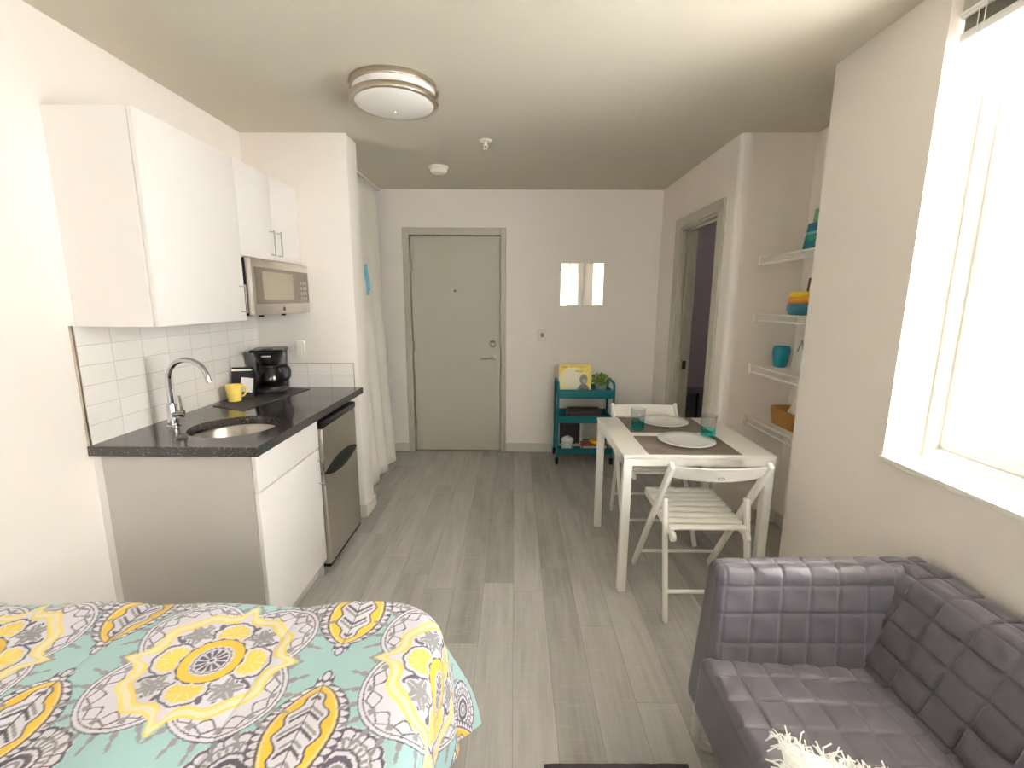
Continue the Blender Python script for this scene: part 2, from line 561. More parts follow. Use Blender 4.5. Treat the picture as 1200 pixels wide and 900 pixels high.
m.box(1.43, 3.0, 5.0, 5.1, 0, H, 0); m.box(2.9, 3.0, 3.0, 5.0, 0, H, 0); m.box(XR + 0.115, 1.44, D + 0.12, 5.0, 0, H, 0); m.box(XR2, 2.9, YA, YA + 0.1, 0, H, 0)
struct('wall_bathroom', m, 'bath', 'grey-lilac bathroom wall beyond the doorway')

# baseboards
bh = 0.085
struct('baseboard_back', MB().box(-1.25, -1.025, D - 0.012, D, 0, bh, 0.003).box(-0.08, XR, D - 0.012, D, 0, bh, 0.003), 'base')
struct('baseboard_right', MB().box(XR - 0.012, XR, 3.927, D - 0.012, 0, bh, 0.003).box(XR - 0.012, XR, YA + rb, 3.044, 0, bh, 0.003), 'base')
struct('baseboard_stub', MB().box(-1.05, XS + 0.012, YS - 0.012, YS, 0, bh, 0.003).box(XS, XS + 0.012, YS, YS2 + 0.012, 0, bh, 0.003), 'base')
struct('baseboard_window', MB().box(XW - 0.012, XW, YR, YP, 0, bh, 0.003), 'base')
struct('baseboard_alcove', MB().box(1.4, XR2 - 0.012, YA - 0.012, YA, 0, bh, 0.003).box(XR2 - 0.012, XR2, YP, YA - 0.012, 0, bh, 0.003), 'base')

# backsplash tile and its metal edge trim
struct('trim_1', MB().box(XL, XL + 0.008, 1.697, YS - 0.008, 0.903, 1.356, 0), 'tileL', 'white stacked tile backsplash above the counter')
struct('trim_2', MB().box(XL, XS - 0.03, YS - 0.008, YS, 0.903, 1.056, 0), 'tileS', 'low white tile return at the end of the counter')
struct('trim_3', MB().box(XL, XL + 0.0105, 1.688, 1.697, 0.903, 1.36, 0.001).box(XS - 0.03, XS - 0.026, YS - 0.0105, YS, 0.903, 1.06, 0.001).box(XL + 0.01, XS - 0.03, YS - 0.0105, YS, 1.056, 1.06, 0.001), 'nickel', 'thin metal edging of the tile backsplash')

# ------------------------------------------------------------------ entry door
dr = bpy.data.objects.new('door_1', None); COL.objects.link(dr)
dr.matrix_basis = Matrix.Translation((-0.5475, D, 0)); tag(dr, 'grey-green painted entry door in a wide grey frame', 'door', kind='structure')
MB().box(DX0 + 0.004, DX1 - 0.004, D + 0.012, D + 0.052, 0.008, DZ - 0.005, 0.002).build('door_leaf', 'door', dr)
m = MB()
m.box(-1.022, DX0, D - 0.016, D + 0.05, 0, DZ + 0.064, 0.003).box(DX1, -0.085, D - 0.016, D + 0.05, 0, DZ + 0.064, 0.003).box(DX0, DX1, D - 0.016, D + 0.05, DZ, DZ + 0.064, 0.003)
m.build('door_frame', 'trim', dr)
for z in (0.29, 1.03, 1.77):
    m = MB().cyl((DX0 + 0.002, D + 0.002, z - 0.05), (DX0 + 0.002, D + 0.002, z + 0.05), 0.007, 10)
    m.box(DX0 - 0.001, DX0 + 0.022, D + 0.007, D + 0.0125, z - 0.05, z + 0.05, 0.001)
    m.build('hinge', 'nickel', dr)
def ylathe(m, prof, c):
    return m.lathe(prof, c, 24, Matrix.Rotation(PI / 2, 4, 'X'))
m = MB(); ylathe(m, [(0, 0.022), (0.018, 0.022), (0.022, 0.018), (0.031, 0.008), (0.032, 0), (0, 0)], (-0.205, D + 0.012, 1.054)); m.box(-0.212, -0.198, D - 0.022, D - 0.01, 1.04, 1.068, 0.002)
m.build('deadbolt', 'nickel', dr)
m = MB(); ylathe(m, [(0, 0.02), (0.012, 0.03), (0.014, 0.016), (0.029, 0.012), (0.032, 0.0), (0, 0)], (-0.205, D + 0.012, 0.925))
m.cyl((-0.205, D, 0.925), (-0.205, D - 0.048, 0.925), 0.011)
m.tube([(-0.198, D - 0.045, 0.925), (-0.23, D - 0.05, 0.924), (-0.27, D - 0.048, 0.921), (-0.318, D - 0.04, 0.918)], 0.009, 10, radii=[0.011, 0.0095, 0.008, 0.007])
m.build('lever_handle', 'nickel', dr)
m = MB(); ylathe(m, [(0, 0.004), (0.005, 0.004), (0.0085, 0.002), (0.009, 0), (0, 0)], (-0.556, D + 0.012, 1.542)); m.build('peephole', 'black', dr)

# bathroom doorway
dw = bpy.data.objects.new('door_2', None); COL.objects.link(dw)
dw.matrix_basis = Matrix.Translation((XR, 3.49, 0)); tag(dw, 'grey-framed open bathroom doorway', 'doorway', kind='structure')
m = MB()
for xa, xb in ((XR - 0.016, XR), (XR + 0.115, XR + 0.131)):
    m.box(xa, xb, BY1, 3.925, 0, 2.10, 0.003).box(xa, xb, 3.046, BY0, 0, 2.10, 0.003).box(xa, xb, BY0, BY1, BZ, 2.10, 0.003)
m.build('door_frame', 'trim', dw)
m = MB()
m.box(XR - 0.004, XR + 0.12, BY1 - 0.015, BY1, 0, BZ, 0.001).box(XR - 0.004, XR + 0.12, BY0, BY0 + 0.015, 0, BZ, 0.001).box(XR - 0.004, XR + 0.12, BY0 + 0.015, BY1 - 0.015, BZ - 0.015, BZ, 0.001)
m.box(XR + 0.04, XR + 0.055, BY1 - 0.03, BY1 - 0.015, 0, BZ - 0.015, 0.001).box(XR + 0.04, XR + 0.055, BY0 + 0.015, BY1 - 0.015, BZ - 0.03, BZ - 0.015, 0.001)
m.build('door_jamb', 'trim', dw)
MB().box(XR + 0.068, XR + 0.098, BY1 - 0.0185, BY1 - 0.015, 0.905, 0.975, 0.001).box(XR + 0.076, XR + 0.09, BY1 - 0.0195, BY1 - 0.0185, 0.925, 0.955, 0).build('strike_plate', 'black', dw)

# ------------------------------------------------------------------ windows
def sash(m, x0, x1, y0, y1, z0, z1, w):
    m.box(x0, x1, y0, y0 + w, z0, z1, 0.004, 2).box(x0, x1, y1 - w, y1, z0, z1, 0.004, 2)
    m.box(x0, x1, y0 + w, y1 - w, z0, z0 + w, 0.004, 2).box(x0, x1, y0 + w, y1 - w, z1 - w, z1, 0.004, 2)
w1 = bpy.data.objects.new('window_1', None); COL.objects.link(w1)
w1.matrix_basis = Matrix.Translation((1.5, 1.11, ZW0)); tag(w1, 'large bright white-framed window on the right wall', 'window', kind='structure')
m = MB(); sash(m, 1.465, 1.585, YW1, YW0, ZW0, ZW1, 0.035); m.build('window_frame', 'vinyl', w1)
m = MB(); ym = (YW0 + YW1) / 2
sash(m, 1.49, 1.54, ym - 0.03, YW0 - 0.035, ZW0 + 0.035, ZW1 - 0.035, 0.045); m.build('window_sash', 'vinyl', w1)
m = MB(); sash(m, 1.53, 1.575, YW1 + 0.035, ym + 0.03, ZW0 + 0.035, ZW1 - 0.035, 0.045); m.build('window_sash', 'vinyl', w1)
MB().box(1.512, 1.518, ym + 0.015, YW0 - 0.08, ZW0 + 0.08, ZW1 - 0.08, 0).build('window_pane', 'pane', w1)
MB().box(1.55, 1.556, YW1 + 0.08, ym - 0.015, ZW0 + 0.08, ZW1 - 0.08, 0).build('window_pane', 'pane', w1)
MB().box(XW - 0.016, 1.465, YW1 - 0.03, YW0 + 0.0, ZW0 - 0.02, ZW0, 0.004, 2).build('window_sill', 'white', w1)

w2 = bpy.data.objects.new('window_2', None); COL.objects.link(w2)
w2.matrix_basis = Matrix.Translation(((RX0 + RX1) / 2, YR, RZ0)); tag(w2, 'white-framed window on the wall behind, seen only in the mirror', 'window', kind='structure')
m = MB()
for (a, b, c, d) in ((RX0, RX0 + 0.05, RZ0, RZ1), (RX1 - 0.05, RX1, RZ0, RZ1), (RX0 + 0.05, RX1 - 0.05, RZ0, RZ0 + 0.05), (RX0 + 0.05, RX1 - 0.05, RZ1 - 0.05, RZ1)):
    m.box(a, b, YR - 0.1, YR - 0.03, c, d, 0.004)
m.build('window_frame', 'vinyl', w2)
MB().box(RX0 + 0.05, RX1 - 0.05, YR - 0.07, YR - 0.064, RZ0 + 0.05, RZ1 - 0.05, 0).build('window_pane', 'pane', w2)

# pale drape on the window wall (the mirror shows it)
def drape(name, label, fn, nu, nv, mat, thick, cat):
    o = MB().grid(fn, nu, nv).build(name, mat, None, smooth=80)
    md = o.modifiers.new('thickness', 'SOLIDIFY'); md.thickness = thick; md.offset = 0
    return tag(o, label, cat)
drape('window_drape', 'pale pleated drape beside the big window, seen only in the mirror',
      lambda u, v: Vector((1.27 - 0.02 * math.sin(u * PI * 14) + 0.008 * math.sin(u * 31 + v * 2), -0.75 + 0.5 * u, 0.05 + 2.3 * v)), 84, 10, 'cloth', 0.003, 'curtain')

# raised blind at the top of the window
t = thing('window_blind', 'raised white mini blind at the top of the big window', 'blind', (1.40, 0.7, 2.30))
yb = YW0 - 0.018
MB().box(1.345, 1.40, YW1 + 0.02, yb, 2.318, ZW1, 0.003).build('headrail', M('shade_toned_headrail', (178, 178, 170), 0.4), t)['label'] = 'headrail toned grey to look shaded'  # headrail's shade is put into its grey colour
m = MB().box(1.34, 1.345, YW1 + 0.02, yb, 2.308, 2.318, 0.001)
m.box(1.345, 1.40, YW1 + 0.02, yb, 2.3, 2.317, 0.002)
m.build('rail_trim', 'vinyl', t)
m = MB()
for k in range(9):
    m.box(1.348, 1.398, YW1 + 0.025, yb - 0.012, 2.262 + k * 0.0042, 2.2642 + k * 0.0042, 0)
m.build('slat_stack', M('shade_toned_slats', (128, 124, 112), 0.5), t)  # slats of the white blind darkened, shade of the stack in their colour
MB().box(1.343, 1.403, YW1 + 0.025, yb - 0.005, 2.232, 2.26, 0.006, 2).build('bottom_rail', 'vinyl', t)
m = MB()
for yy in (1.52, 1.50):
    m.cyl((1.342, yy, 2.236), (1.342, yy, 2.318), 0.0016, 6)
m.build('lift_cord', 'white', t)

# neighbouring facade outside
o = MB().box(7.0, 7.2, -9, 11, -7, 5.2, 0).build('neighbour_building', 'siding')
tag(o, 'white sided building wall outside the big window', 'building')

# ------------------------------------------------------------------ kitchenette
# upper cabinets
def bow_handle(m, p, q, out, r=0.0038):
    p = Vector(p); q = Vector(q); out = Vector(out)
    m.tube([p, p + out * 0.85, p + out + (q - p) * 0.04, q + out - (q - p) * 0.04, q + out * 0.85, q], r, 8)
    d = (q - p).normalized()
    m.tube([p + out - d * 0.008, q + out + d * 0.008], r * 1.15, 8)
t = thing('wall_cabinet', 'tall white wall cabinet left of the microwave', 'cabinet', (-1.48, 2.0, 1.356))
MB().box(XL, -1.34, 1.717, 2.292, 1.356, 2.114, 0.0015).build('cabinet_body', 'cabwhite', t)
dd = MB().box(-1.337, -1.319, 1.719, 2.290, 1.357, 2.112, 0.002, 2).build('cabinet_door', 'cabwhite', t)
m = MB(); bow_handle(m, (-1.319, 2.25, 1.40), (-1.319, 2.25, 1.52), (0.03, 0, 0)); m.build('handle', 'chrome', dd)
t = thing('wall_cabinet', 'short white two-door wall cabinet above the microwave', 'cabinet', (-1.48, 2.61, 1.665))
MB().box(XL, -1.34, 2.294, 2.932, 1.665, 2.114, 0.0015).build('cabinet_body', 'cabwhite', t)
for y0, y1, hy in ((2.296, 2.610, 2.575), (2.613, 2.930, 2.648)):
    dd = MB().box(-1.337, -1.319, y0, y1, 1.667, 2.112, 0.002, 2).build('cabinet_door', 'cabwhite', t)
    m = MB(); bow_handle(m, (-1.319, hy, 1.695), (-1.319, hy, 1.815), (0.026, 0, 0)); m.build('handle', 'chrome', dd)

# microwave
t = thing('microwave', 'stainless steel microwave hung under the short wall cabinet', 'microwave', (-1.47, 2.61, 1.376))
MB().box(XL + 0.01, -1.315, 2.302, 2.926, 1.378, 1.66, 0.003).build('microwave_body', 'blackmatte', t)
dd = MB().box(-1.315, -1.283, 2.302, 2.926, 1.38, 1.66, 0.004, 2).build('microwave_front', 'steel', t)
MB().box(-1.2835, -1.281, 2.325, 2.918, 1.437, 1.618, 0.001).build('door_glass', 'dkglass', dd)
MB().box(-1.2815, -1.2802, 2.395, 2.72, 1.458, 1.6, 0.0005).build('window_screen', 'mwscreen', dd)
m = MB()
for i in range(4):
    for j in range(3):
        m.box(-1.2812, -1.2798, 2.81 + j * 0.03, 2.828 + j * 0.03, 1.455 + i * 0.03, 1.473 + i * 0.03, 0.0005)
m.build('keypad', 'greyplastic', dd)
m = MB().lathe([(0, 0.002), (0.011, 0.002), (0.012, 0), (0, 0)], (-1.283, 2.60, 1.408), 20, Matrix.Rotation(PI / 2, 4, 'Y'))
m.build('round_badge', 'black', dd)
for yy in (2.50, 2.74):
    MB().cyl((-1.36, yy, 1.378), (-1.36, yy, 1.366), 0.012).build('foot', 'rubber', t)

# base cabinet
t = thing('base_cabinet', 'white-fronted grey base cabinet under the sink', 'cabinet', (-1.3, 1.98, 0))
m = MB()
m.box(-1.6, -1.02, 1.700, 1.718, 0, 0.863, 0.001)
m.build('side_panel', 'cabgrey', t)['label'] = 'grey side panel'
MB().box(XL, -1.6, 1.702, 1.72, 0, 0.863, 0.001).build('filler_strip', 'cabwhite', t)['label'] = 'white filler strip'
m = MB()
m.box(-1.6, -1.02, 2.25, 2.268, 0, 0.863, 0.001).box(-1.6, -1.585, 1.718, 2.25, 0, 0.863, 0).box(-1.585, -1.02, 1.718, 2.25, 0.09, 0.108, 0).box(-1.06, -1.045, 1.718, 2.25, 0, 0.09, 0)
m.build('cabinet_body', 'cabgrey', t)
MB().box(-1.018, -1.0, 1.702, 2.266, 0.711, 0.858, 0.002, 2).build('drawer_front', 'cabwhite', t)
dd = MB().box(-1.018, -1.0, 1.702, 2.266, 0.092, 0.706, 0.002, 2).build('cabinet_door', 'cabwhite', t)
m = MB(); bow_handle(m, (-1.0, 2.238, 0.53), (-1.0, 2.238, 0.65), (0.03, 0, 0)); m.build('handle', 'chrome', dd)

# countertop with a round cut-out
SXc, SYc, SR = -1.245, 1.985, 0.178
t = MB()
x0, x1, y0, y1, z0, z1 = XL, -0.981, 1.684, YS, 0.864, 0.903
N = 64
def rectpt(a):
    dx, dy = math.cos(a), math.sin(a)
    ks = []
    if dx > 1e-9: ks.append((x1 - SXc) / dx)
    if dx < -1e-9: ks.append((x0 - SXc) / dx)
    if dy > 1e-9: ks.append((y1 - SYc) / dy)
    if dy < -1e-9: ks.append((y0 - SYc) / dy)
    k = min(ks)
    return SXc + dx * k, SYc + dy * k
angs = sorted([2 * PI * i / N for i in range(N)] + [math.atan2(cy - SYc, cx - SXc) % (2 * PI) for cx in (x0, x1) for cy in (y0, y1)])
vs = []; fs = []; n = len(angs)
for zz in (z1, z0):
    for a in angs: vs.append((SXc + SR * math.cos(a), SYc + SR * math.sin(a), zz))
    for a in angs: vs.append((*rectpt(a), zz))
for i in range(n):
    j = (i + 1) % n
    fs.append([i, j, n + j, n + i]); fs.append([2 * n + i, 3 * n + i, 3 * n + j, 2 * n + j])
    fs.append([n + i, n + j, 3 * n + j, 3 * n + i]); fs.append([i, 2 * n + i, 2 * n + j, j])
t.add(vs, fs)
ct = t.build('countertop', 'counter', None, smooth=30)
tag(ct, 'black speckled stone countertop over the base cabinet and fridge', 'countertop')
bv = ct.modifiers.new('edge', 'BEVEL'); bv.width = 0.002; bv.segments = 2; bv.limit_method = 'ANGLE'

# sink
t = thing('sink', 'round stainless steel undermount sink in the black counter', 'sink', (SXc, SYc, 0.73))
prof = [(SR + 0.012, 0.8635), (SR + 0.002, 0.8635), (SR - 0.004, 0.855), (SR - 0.010, 0.78), (SR - 0.03, 0.742), (SR - 0.07, 0.732), (0.03, 0.728), (0.03, 0.724), (SR - 0.06, 0.727), (SR - 0.022, 0.737), (SR - 0.004, 0.775), (SR + 0.004, 0.855), (SR + 0.012, 0.8615), (SR + 0.012, 0.8635)]
MB().lathe(prof, (SXc, SYc, 0), 64).build('basin', 'sinksteel', t)
MB().lathe([(0, 0.732), (0.02, 0.732), (0.03, 0.7335), (0.036, 0.7325), (0.036, 0.7285), (0, 0.7245)], (SXc, SYc, 0), 32).build('drain', 'chrome', t)

# faucet
FX, FY = -1.512, 1.978
t = thing('faucet', 'chrome gooseneck faucet behind the round sink', 'faucet', (FX, FY, 0.903))
MB().lathe([(0, 0.903), (0.028, 0.903), (0.028, 0.907), (0.021, 0.913), (0.019, 1.0), (0.017, 1.006), (0, 1.006)], (FX, FY, 0), 28).build('faucet_body', 'chrome', t)
R = 0.092
pts = [(FX, FY, 1.0), (FX, FY, 1.06), (FX, FY, 1.108)]
for i in range(1, 17):
    a = PI - (PI * 0.95) * i / 16
    pts.append((FX + R + R * math.cos(a), FY - 0.012 * i / 16, 1.108 + R * 1.0 * math.sin(a)))
e = Vector(pts[-1]); dlt = (e - Vector(pts[-2])).normalized(); pts.append(tuple(e + dlt * 0.02))
MB().tube(pts, 0.0115, 14).build('spout', 'chrome', t)
m = MB().cyl((FX + 0.005, FY - 0.005, 0.958), (FX + 0.045, FY + 0.012, 0.958), 0.0165, 18)
m.tube([(FX + 0.036, FY + 0.008, 0.965), (FX + 0.037, FY + 0.008, 1.0), (FX + 0.034, FY + 0.007, 1.04)], 0.0045, 8)
m.build('lever', 'chrome', t)

# mini fridge
t = thing('mini_fridge', 'small two-door stainless fridge under the counter end', 'fridge', (-1.25, 2.54, 0))
MB().box(-1.56, -1.045, 2.288, 2.785, 0.03, 0.838, 0.004).build('fridge_body', 'blackmatte', t)
fd = MB().box(-1.043, -0.988, 2.290, 2.783, 0.045, 0.555, 0.006, 2).build('fridge_door', 'steel', t)
zd = MB().box(-1.043, -0.988, 2.290, 2.783, 0.566, 0.802, 0.006, 2).build('freezer_door', 'steel', t)
m = MB().box(-1.045, -0.983, 2.288, 2.785, 0.803, 0.842, 0.008, 3)
m.build('top_trim', 'black', zd)
# lens-shaped black grip across the joint
m = MB()
yc, zc, hl = 2.5365, 0.561, 0.243
def grip(u, v):
    a = (u * 2 - 1)
    hh = 0.046 * (1 - a * a) ** 0.8 + 0.0015
    b = v * 2 - 1
    return Vector((-0.9875 + 0.014 * (1 - a * a) * (1 - b * b), yc + a * hl, zc + b * hh))
m.grid(grip, 28, 8)
m.grid(lambda u, v: Vector((-0.992, grip(u, v).y, grip(u, v).z)), 28, 8)
m.build('door_grip', 'rubber', fd, smooth=60)
m = MB().box(-1.043, -0.992, 2.292, 2.781, 0.028, 0.043, 0.002)
m.build('kick_strip', 'black', t)
for yy in (2.33, 2.74):
    MB().cyl((-1.06, yy, 0), (-1.06, yy, 0.032), 0.016).build('foot', 'rubber', t)
    MB().cyl((-1.5, yy, 0), (-1.5, yy, 0.032), 0.016).build('foot', 'rubber', t)

# drying mat under the coffee maker
ZC = 0.903
def quadslab(m, pts, z0, z1):
    return m.prism(pts, z0, z1)
m = MB()
mp = [(-1.585, 2.36), (-1.365, 2.265), (-1.285, 2.845), (-1.52, 2.905)]
m.prism(mp, ZC + 0.0005, ZC + 0.0035)
tag(m.build('counter_mat', 'drymat'), 'dark grey rubber mat under the coffee maker', 'mat')

# coffee maker (local: front faces -y), turned toward the room
t = thing('coffee_maker', 'black drip coffee maker with a glass carafe on the counter', 'coffee maker', (-1.487, 2.79, ZC + 0.0035), math.radians(18))
LB = dict(world=False)
MB().box(-0.085, 0.085, 0.0, 0.085, 0, 0.245, 0.012, 3).build('water_tank', 'black', t, **LB)
m = MB(); vs, fs = rbox((0.172, 0.2, 0.028), 0.013, 0.012); m.add([p + Vector((0, -0.015, 0.0145)) for p in vs], fs)
m.lathe([(0, 0.045), (0.06, 0.045), (0.075, 0.04), (0.08, 0.026), (0, 0.026)], (0, -0.055, 0), 32)
m.build('base', 'black', t, **LB)
m = MB().lathe([(0, 0.172), (0.052, 0.172), (0.062, 0.185), (0.082, 0.235), (0.084, 0.245), (0, 0.245)], (0, -0.05, 0), 36)
bkt = m.build('filter_basket', 'black', t, **LB)
m = MB(); vs, fs = rbox((0.182, 0.215, 0.016), 0.0075, 0.01); m.add([p + Vector((0, -0.022, 0.2535)) for p in vs], fs)
m.box(-0.03, 0.03, -0.09, -0.06, 0.258, 0.2645, 0.003)
m.build('lid', 'black', t, **LB)
m = MB()
for k in range(7):
    x = -0.024 + k * 0.007
    m.box(x, x + 0.005, -0.131, -0.128, 0.221, 0.228, 0.0003)
m.build('brand_mark', 'label', bkt, **LB)['label'] = 'small white lettering'
m = MB().lathe([(0.03, 0.047), (0.062, 0.048), (0.073, 0.062), (0.075, 0.085), (0.066, 0.12), (0.05, 0.15), (0.047, 0.162), (0.045, 0.162), (0.048, 0.15), (0.064, 0.12), (0.0728, 0.085), (0.0708, 0.064), (0.06, 0.051), (0, 0.05)], (0, -0.055, 0), 36)
cf = m.build('carafe', 'carafe', t, **LB)
MB().lathe([(0, 0.17), (0.03, 0.17), (0.05, 0.166), (0.052, 0.156), (0.0505, 0.154), (0, 0.158)], (0, -0.055, 0), 32).build('carafe_lid', 'black', cf, **LB)
a = math.radians(-12)
def hp(r, z): return (r * math.cos(a), -0.055 + r * math.sin(a), z)
m = MB().tube([hp(0.05, 0.152), hp(0.085, 0.158), hp(0.108, 0.15), hp(0.115, 0.13), hp(0.112, 0.095), hp(0.098, 0.078), hp(0.076, 0.074)], 0.0085, 10)
m.build('carafe_handle', 'black', cf, **LB)

# coffee bag
t = thing('coffee_bag', 'black coffee bag with a white label behind the yellow mug', 'bag', (-1.556, 2.607, ZC + 0.0035), math.radians(14))
m = MB()
def bagp(u, v, s):
    w = 0.058 * (1 - 0.06 * abs(2 * v - 1)); a = u * 2 - 1
    th = 0.034 * (1 - v ** 3) * (1 - 0.25 * a * a) + 0.002
    return Vector((a * w, s * th + 0.012 * math.sin(v * 5 + a) * v * 0.3, v * 0.17))
m.grid(lambda u, v: bagp(u, v, -1), 8, 12); m.grid(lambda u, v: bagp(u, v, 1), 8, 12)
for u in (0, 1):
    m.grid(lambda a, v: bagp(u, v, -1).lerp(bagp(u, v, 1), a), 2, 12)
m.grid(lambda u, a: bagp(u, 0, -1).lerp(bagp(u, 0, 1), a), 8, 2); m.grid(lambda u, a: bagp(u, 1, -1).lerp(bagp(u, 1, 1), a), 8, 2)
m.build('bag_body', 'blackmatte', t, world=False, weld=True)
m = MB().obox((0.062, 0.002, 0.082), Matrix.Translation((0.024, -0.0355, 0.072)) @ Matrix.Rotation(math.radians(8), 4, 'Y') @ Matrix.Rotation(math.radians(-6), 4, 'X'), 0.0005)
m.build('paper_label', 'label', t, world=False)
m = MB().box(-0.05, 0.05, -0.0085, 0.0085, 0.152, 0.161, 0.002)
m.add([], [])
m = MB().box(-0.052, 0.052, -0.0215, -0.0005, 0.15, 0.160, 0.002)
m.build('tin_tie', 'white', t, world=False)

# yellow mug
t = thing('mug', 'yellow ceramic mug on the counter mat', 'mug', (-1.542, 2.485, ZC + 0.0035), math.radians(62))
MB().lathe([(0, 0), (0.03, 0), (0.033, 0.003), (0.043, 0.088), (0.0435, 0.09), (0.040, 0.09), (0.0395, 0.086), (0.030, 0.008), (0, 0.006)], (0, 0, 0), 36).build('cup', 'yellow', t, world=False)
MB().tube([(0.038, 0, 0.07), (0.058, 0, 0.074), (0.068, 0, 0.06), (0.066, 0, 0.038), (0.052, 0, 0.022), (0.034, 0, 0.02)], 0.0055, 10).build('handle', 'yellow', t, world=False)

# switch plates
def plate(name, label, x, z, y, gang, parts=True):
    t = thing(name, label, 'switch', (x, y, z))
    w = 0.035 * gang
    MB().box(x - w, x + w, y - 0.006, y, z - 0.058, z + 0.058, 0.003, 2).build('switch_plate', 'plastic', t)
    for k in range(gang):
        cx = x + (k - (gang - 1) / 2) * 0.046
        MB().obox((0.032, 0.005, 0.064), Matrix.Translation((cx, y - 0.0075, z)) @ Matrix.Rotation(0.06, 4, 'X'), 0.001).build('rocker', 'plastic', t)
    return t
plate('light_switch', 'white light switch plate on the wall end above the counter', -1.372, 1.142, YS, 1)
plate('light_switch', 'white double switch plate right of the entry door', 0.022, 1.136, D, 2)
t = thing('wall_thermostat', 'small white wall thermostat between door and mirror', 'thermostat', (0.254, D, 1.13))
MB().box(0.215, 0.293, D - 0.022, D, 1.078, 1.192, 0.006, 2).build('case', 'plastic', t)
MB().box(0.24, 0.272, D - 0.024, D - 0.021, 1.122, 1.16, 0.002).build('display', 'greyplastic', t)

# ------------------------------------------------------------------ ceiling things
LX, LY = -0.562, 2.335
t = thing('ceiling_light', 'round flush ceiling light with two nickel rings', 'ceiling light', (LX, LY, H))
MB().lathe([(0, H), (0.175, H), (0.175, H - 0.01), (0, H - 0.01)], (LX, LY, 0), 48).build('mounting_pan', 'nickel', t)
def ring(z0, z1, r0, r1):
    return MB().lathe([(r0, z1), (r1, z1), (r1 + 0.003, (z0 + z1) / 2), (r1, z0), (r0, z0), (r0, z1)], (LX, LY, 0), 64)
ring(H - 0.024, H, 0.184, 0.2).build('nickel_ring', 'nickel', t)
ring(H - 0.078, H - 0.055, 0.178, 0.2).build('nickel_ring', 'nickel', t)
MB().lathe([(0.186, H - 0.01), (0.187, H - 0.05), (0.184, H - 0.07), (0.176, H - 0.079), (0.14, H - 0.094), (0.08, H - 0.105), (0, H - 0.108)], (LX, LY, 0), 64).build('diffuser', 'diff', t, smooth=70)
MB().lathe([(0, H - 0.116), (0.006, H - 0.115), (0.008, H - 0.108), (0, H - 0.106)], (LX, LY, 0), 16).build('finial', 'nickel', t)
t = thing('smoke_detector', 'small white round smoke detector on the ceiling', 'smoke detector', (-0.57, 3.64, H))
MB().lathe([(0, H), (0.072, H), (0.072, H - 0.012), (0.066, H - 0.014), (0, H - 0.014)], (-0.57, 3.64, 0), 36).build('mounting_base', 'plastic', t)
MB().lathe([(0.06, H - 0.014), (0.062, H - 0.03), (0.05, H - 0.045), (0, H - 0.048)], (-0.57, 3.64, 0), 36).build('cover', 'plastic', t)
t = thing('ceiling_sprinkler', 'small white pendent fire sprinkler head on the ceiling', 'sprinkler', (-0.186, 3.06, H))
MB().lathe([(0, H), (0.038, H), (0.034, H - 0.008), (0.012, H - 0.01), (0, H - 0.01)], (-0.186, 3.06, 0), 28).build('escutcheon', 'plastic', t)
m = MB().cyl((-0.186, 3.06, H - 0.008), (-0.186, 3.06, H - 0.03), 0.008)
for s in (-1, 1):
    m.tube([(-0.186 + s * 0.006, 3.06, H - 0.022), (-0.186 + s * 0.013, 3.06, H - 0.034), (-0.186 + s * 0.003, 3.06, H - 0.05)], 0.0025, 6)
m.build('sprinkler_body', 'plastic', t)
MB().lathe([(0, H - 0.05), (0.016, H - 0.05), (0.016, H - 0.053), (0, H - 0.053)], (-0.186, 3.06, 0), 20).build('deflector', 'plastic', t)

# ------------------------------------------------------------------ closet curtain
def curt(u, v):
    # u along y (near to far), v bottom to top
    y = 3.20 + 0.90 * u
    bx = -1.10 - 0.115 * v
    amp = 0.013 * (0.35 + 0.65 * (1 - v))
    x = bx + amp * math.sin(u * PI * 7 + 0.5 * math.sin(v * 2)) + 0.008 * math.sin(u * 23 + v * 3)
    if u < 0.18: x -= 0.05 * (1 - u / 0.18)
    return Vector((x, y + 0.10 * v * u, 0.015 + 2.385 * v))
drape('closet_curtain', 'long white curtain closing the closet left of the entry door', curt, 110, 24, 'cloth', 0.003, 'curtain')
o = MB().box(-1.24, -1.20, YS2 + 0.005, D - 0.005, H - 0.018, H, 0.003).build('curtain_track', 'plastic')
tag(o, 'white ceiling track holding the closet curtain', 'curtain track')
# light blue cloth peeking out beside the curtain
t = thing('hanging_cloth', 'light blue cloth peeking out beside the closet curtain', 'cloth', (-1.085, 3.40, 1.59))
m = MB()
def blu(u, v, s):
    w = 0.04 * (0.25 + 0.75 * math.sin(PI * min(1, (1 - v) * 0.85 + 0.08)))
    return Vector((-1.068 + s * 0.004 + 0.006 * math.sin(v * 6), 3.40 + (u - 0.35) * 2 * w, 1.49 + 0.22 * v))
m.grid(lambda u, v: blu(u, v, 1), 6, 14); m.grid(lambda u, v: blu(u, v, -1), 6, 14)
m.build('cloth', 'bluecloth', t, smooth=60)
MB().lathe([(0, 0.003), (0.006, 0.002), (0.007, 0), (0, 0)], (-1.058, 3.415, 1.535), 12, Matrix.Rotation(PI / 2, 4, 'Y')).build('button', 'blackmatte', t)

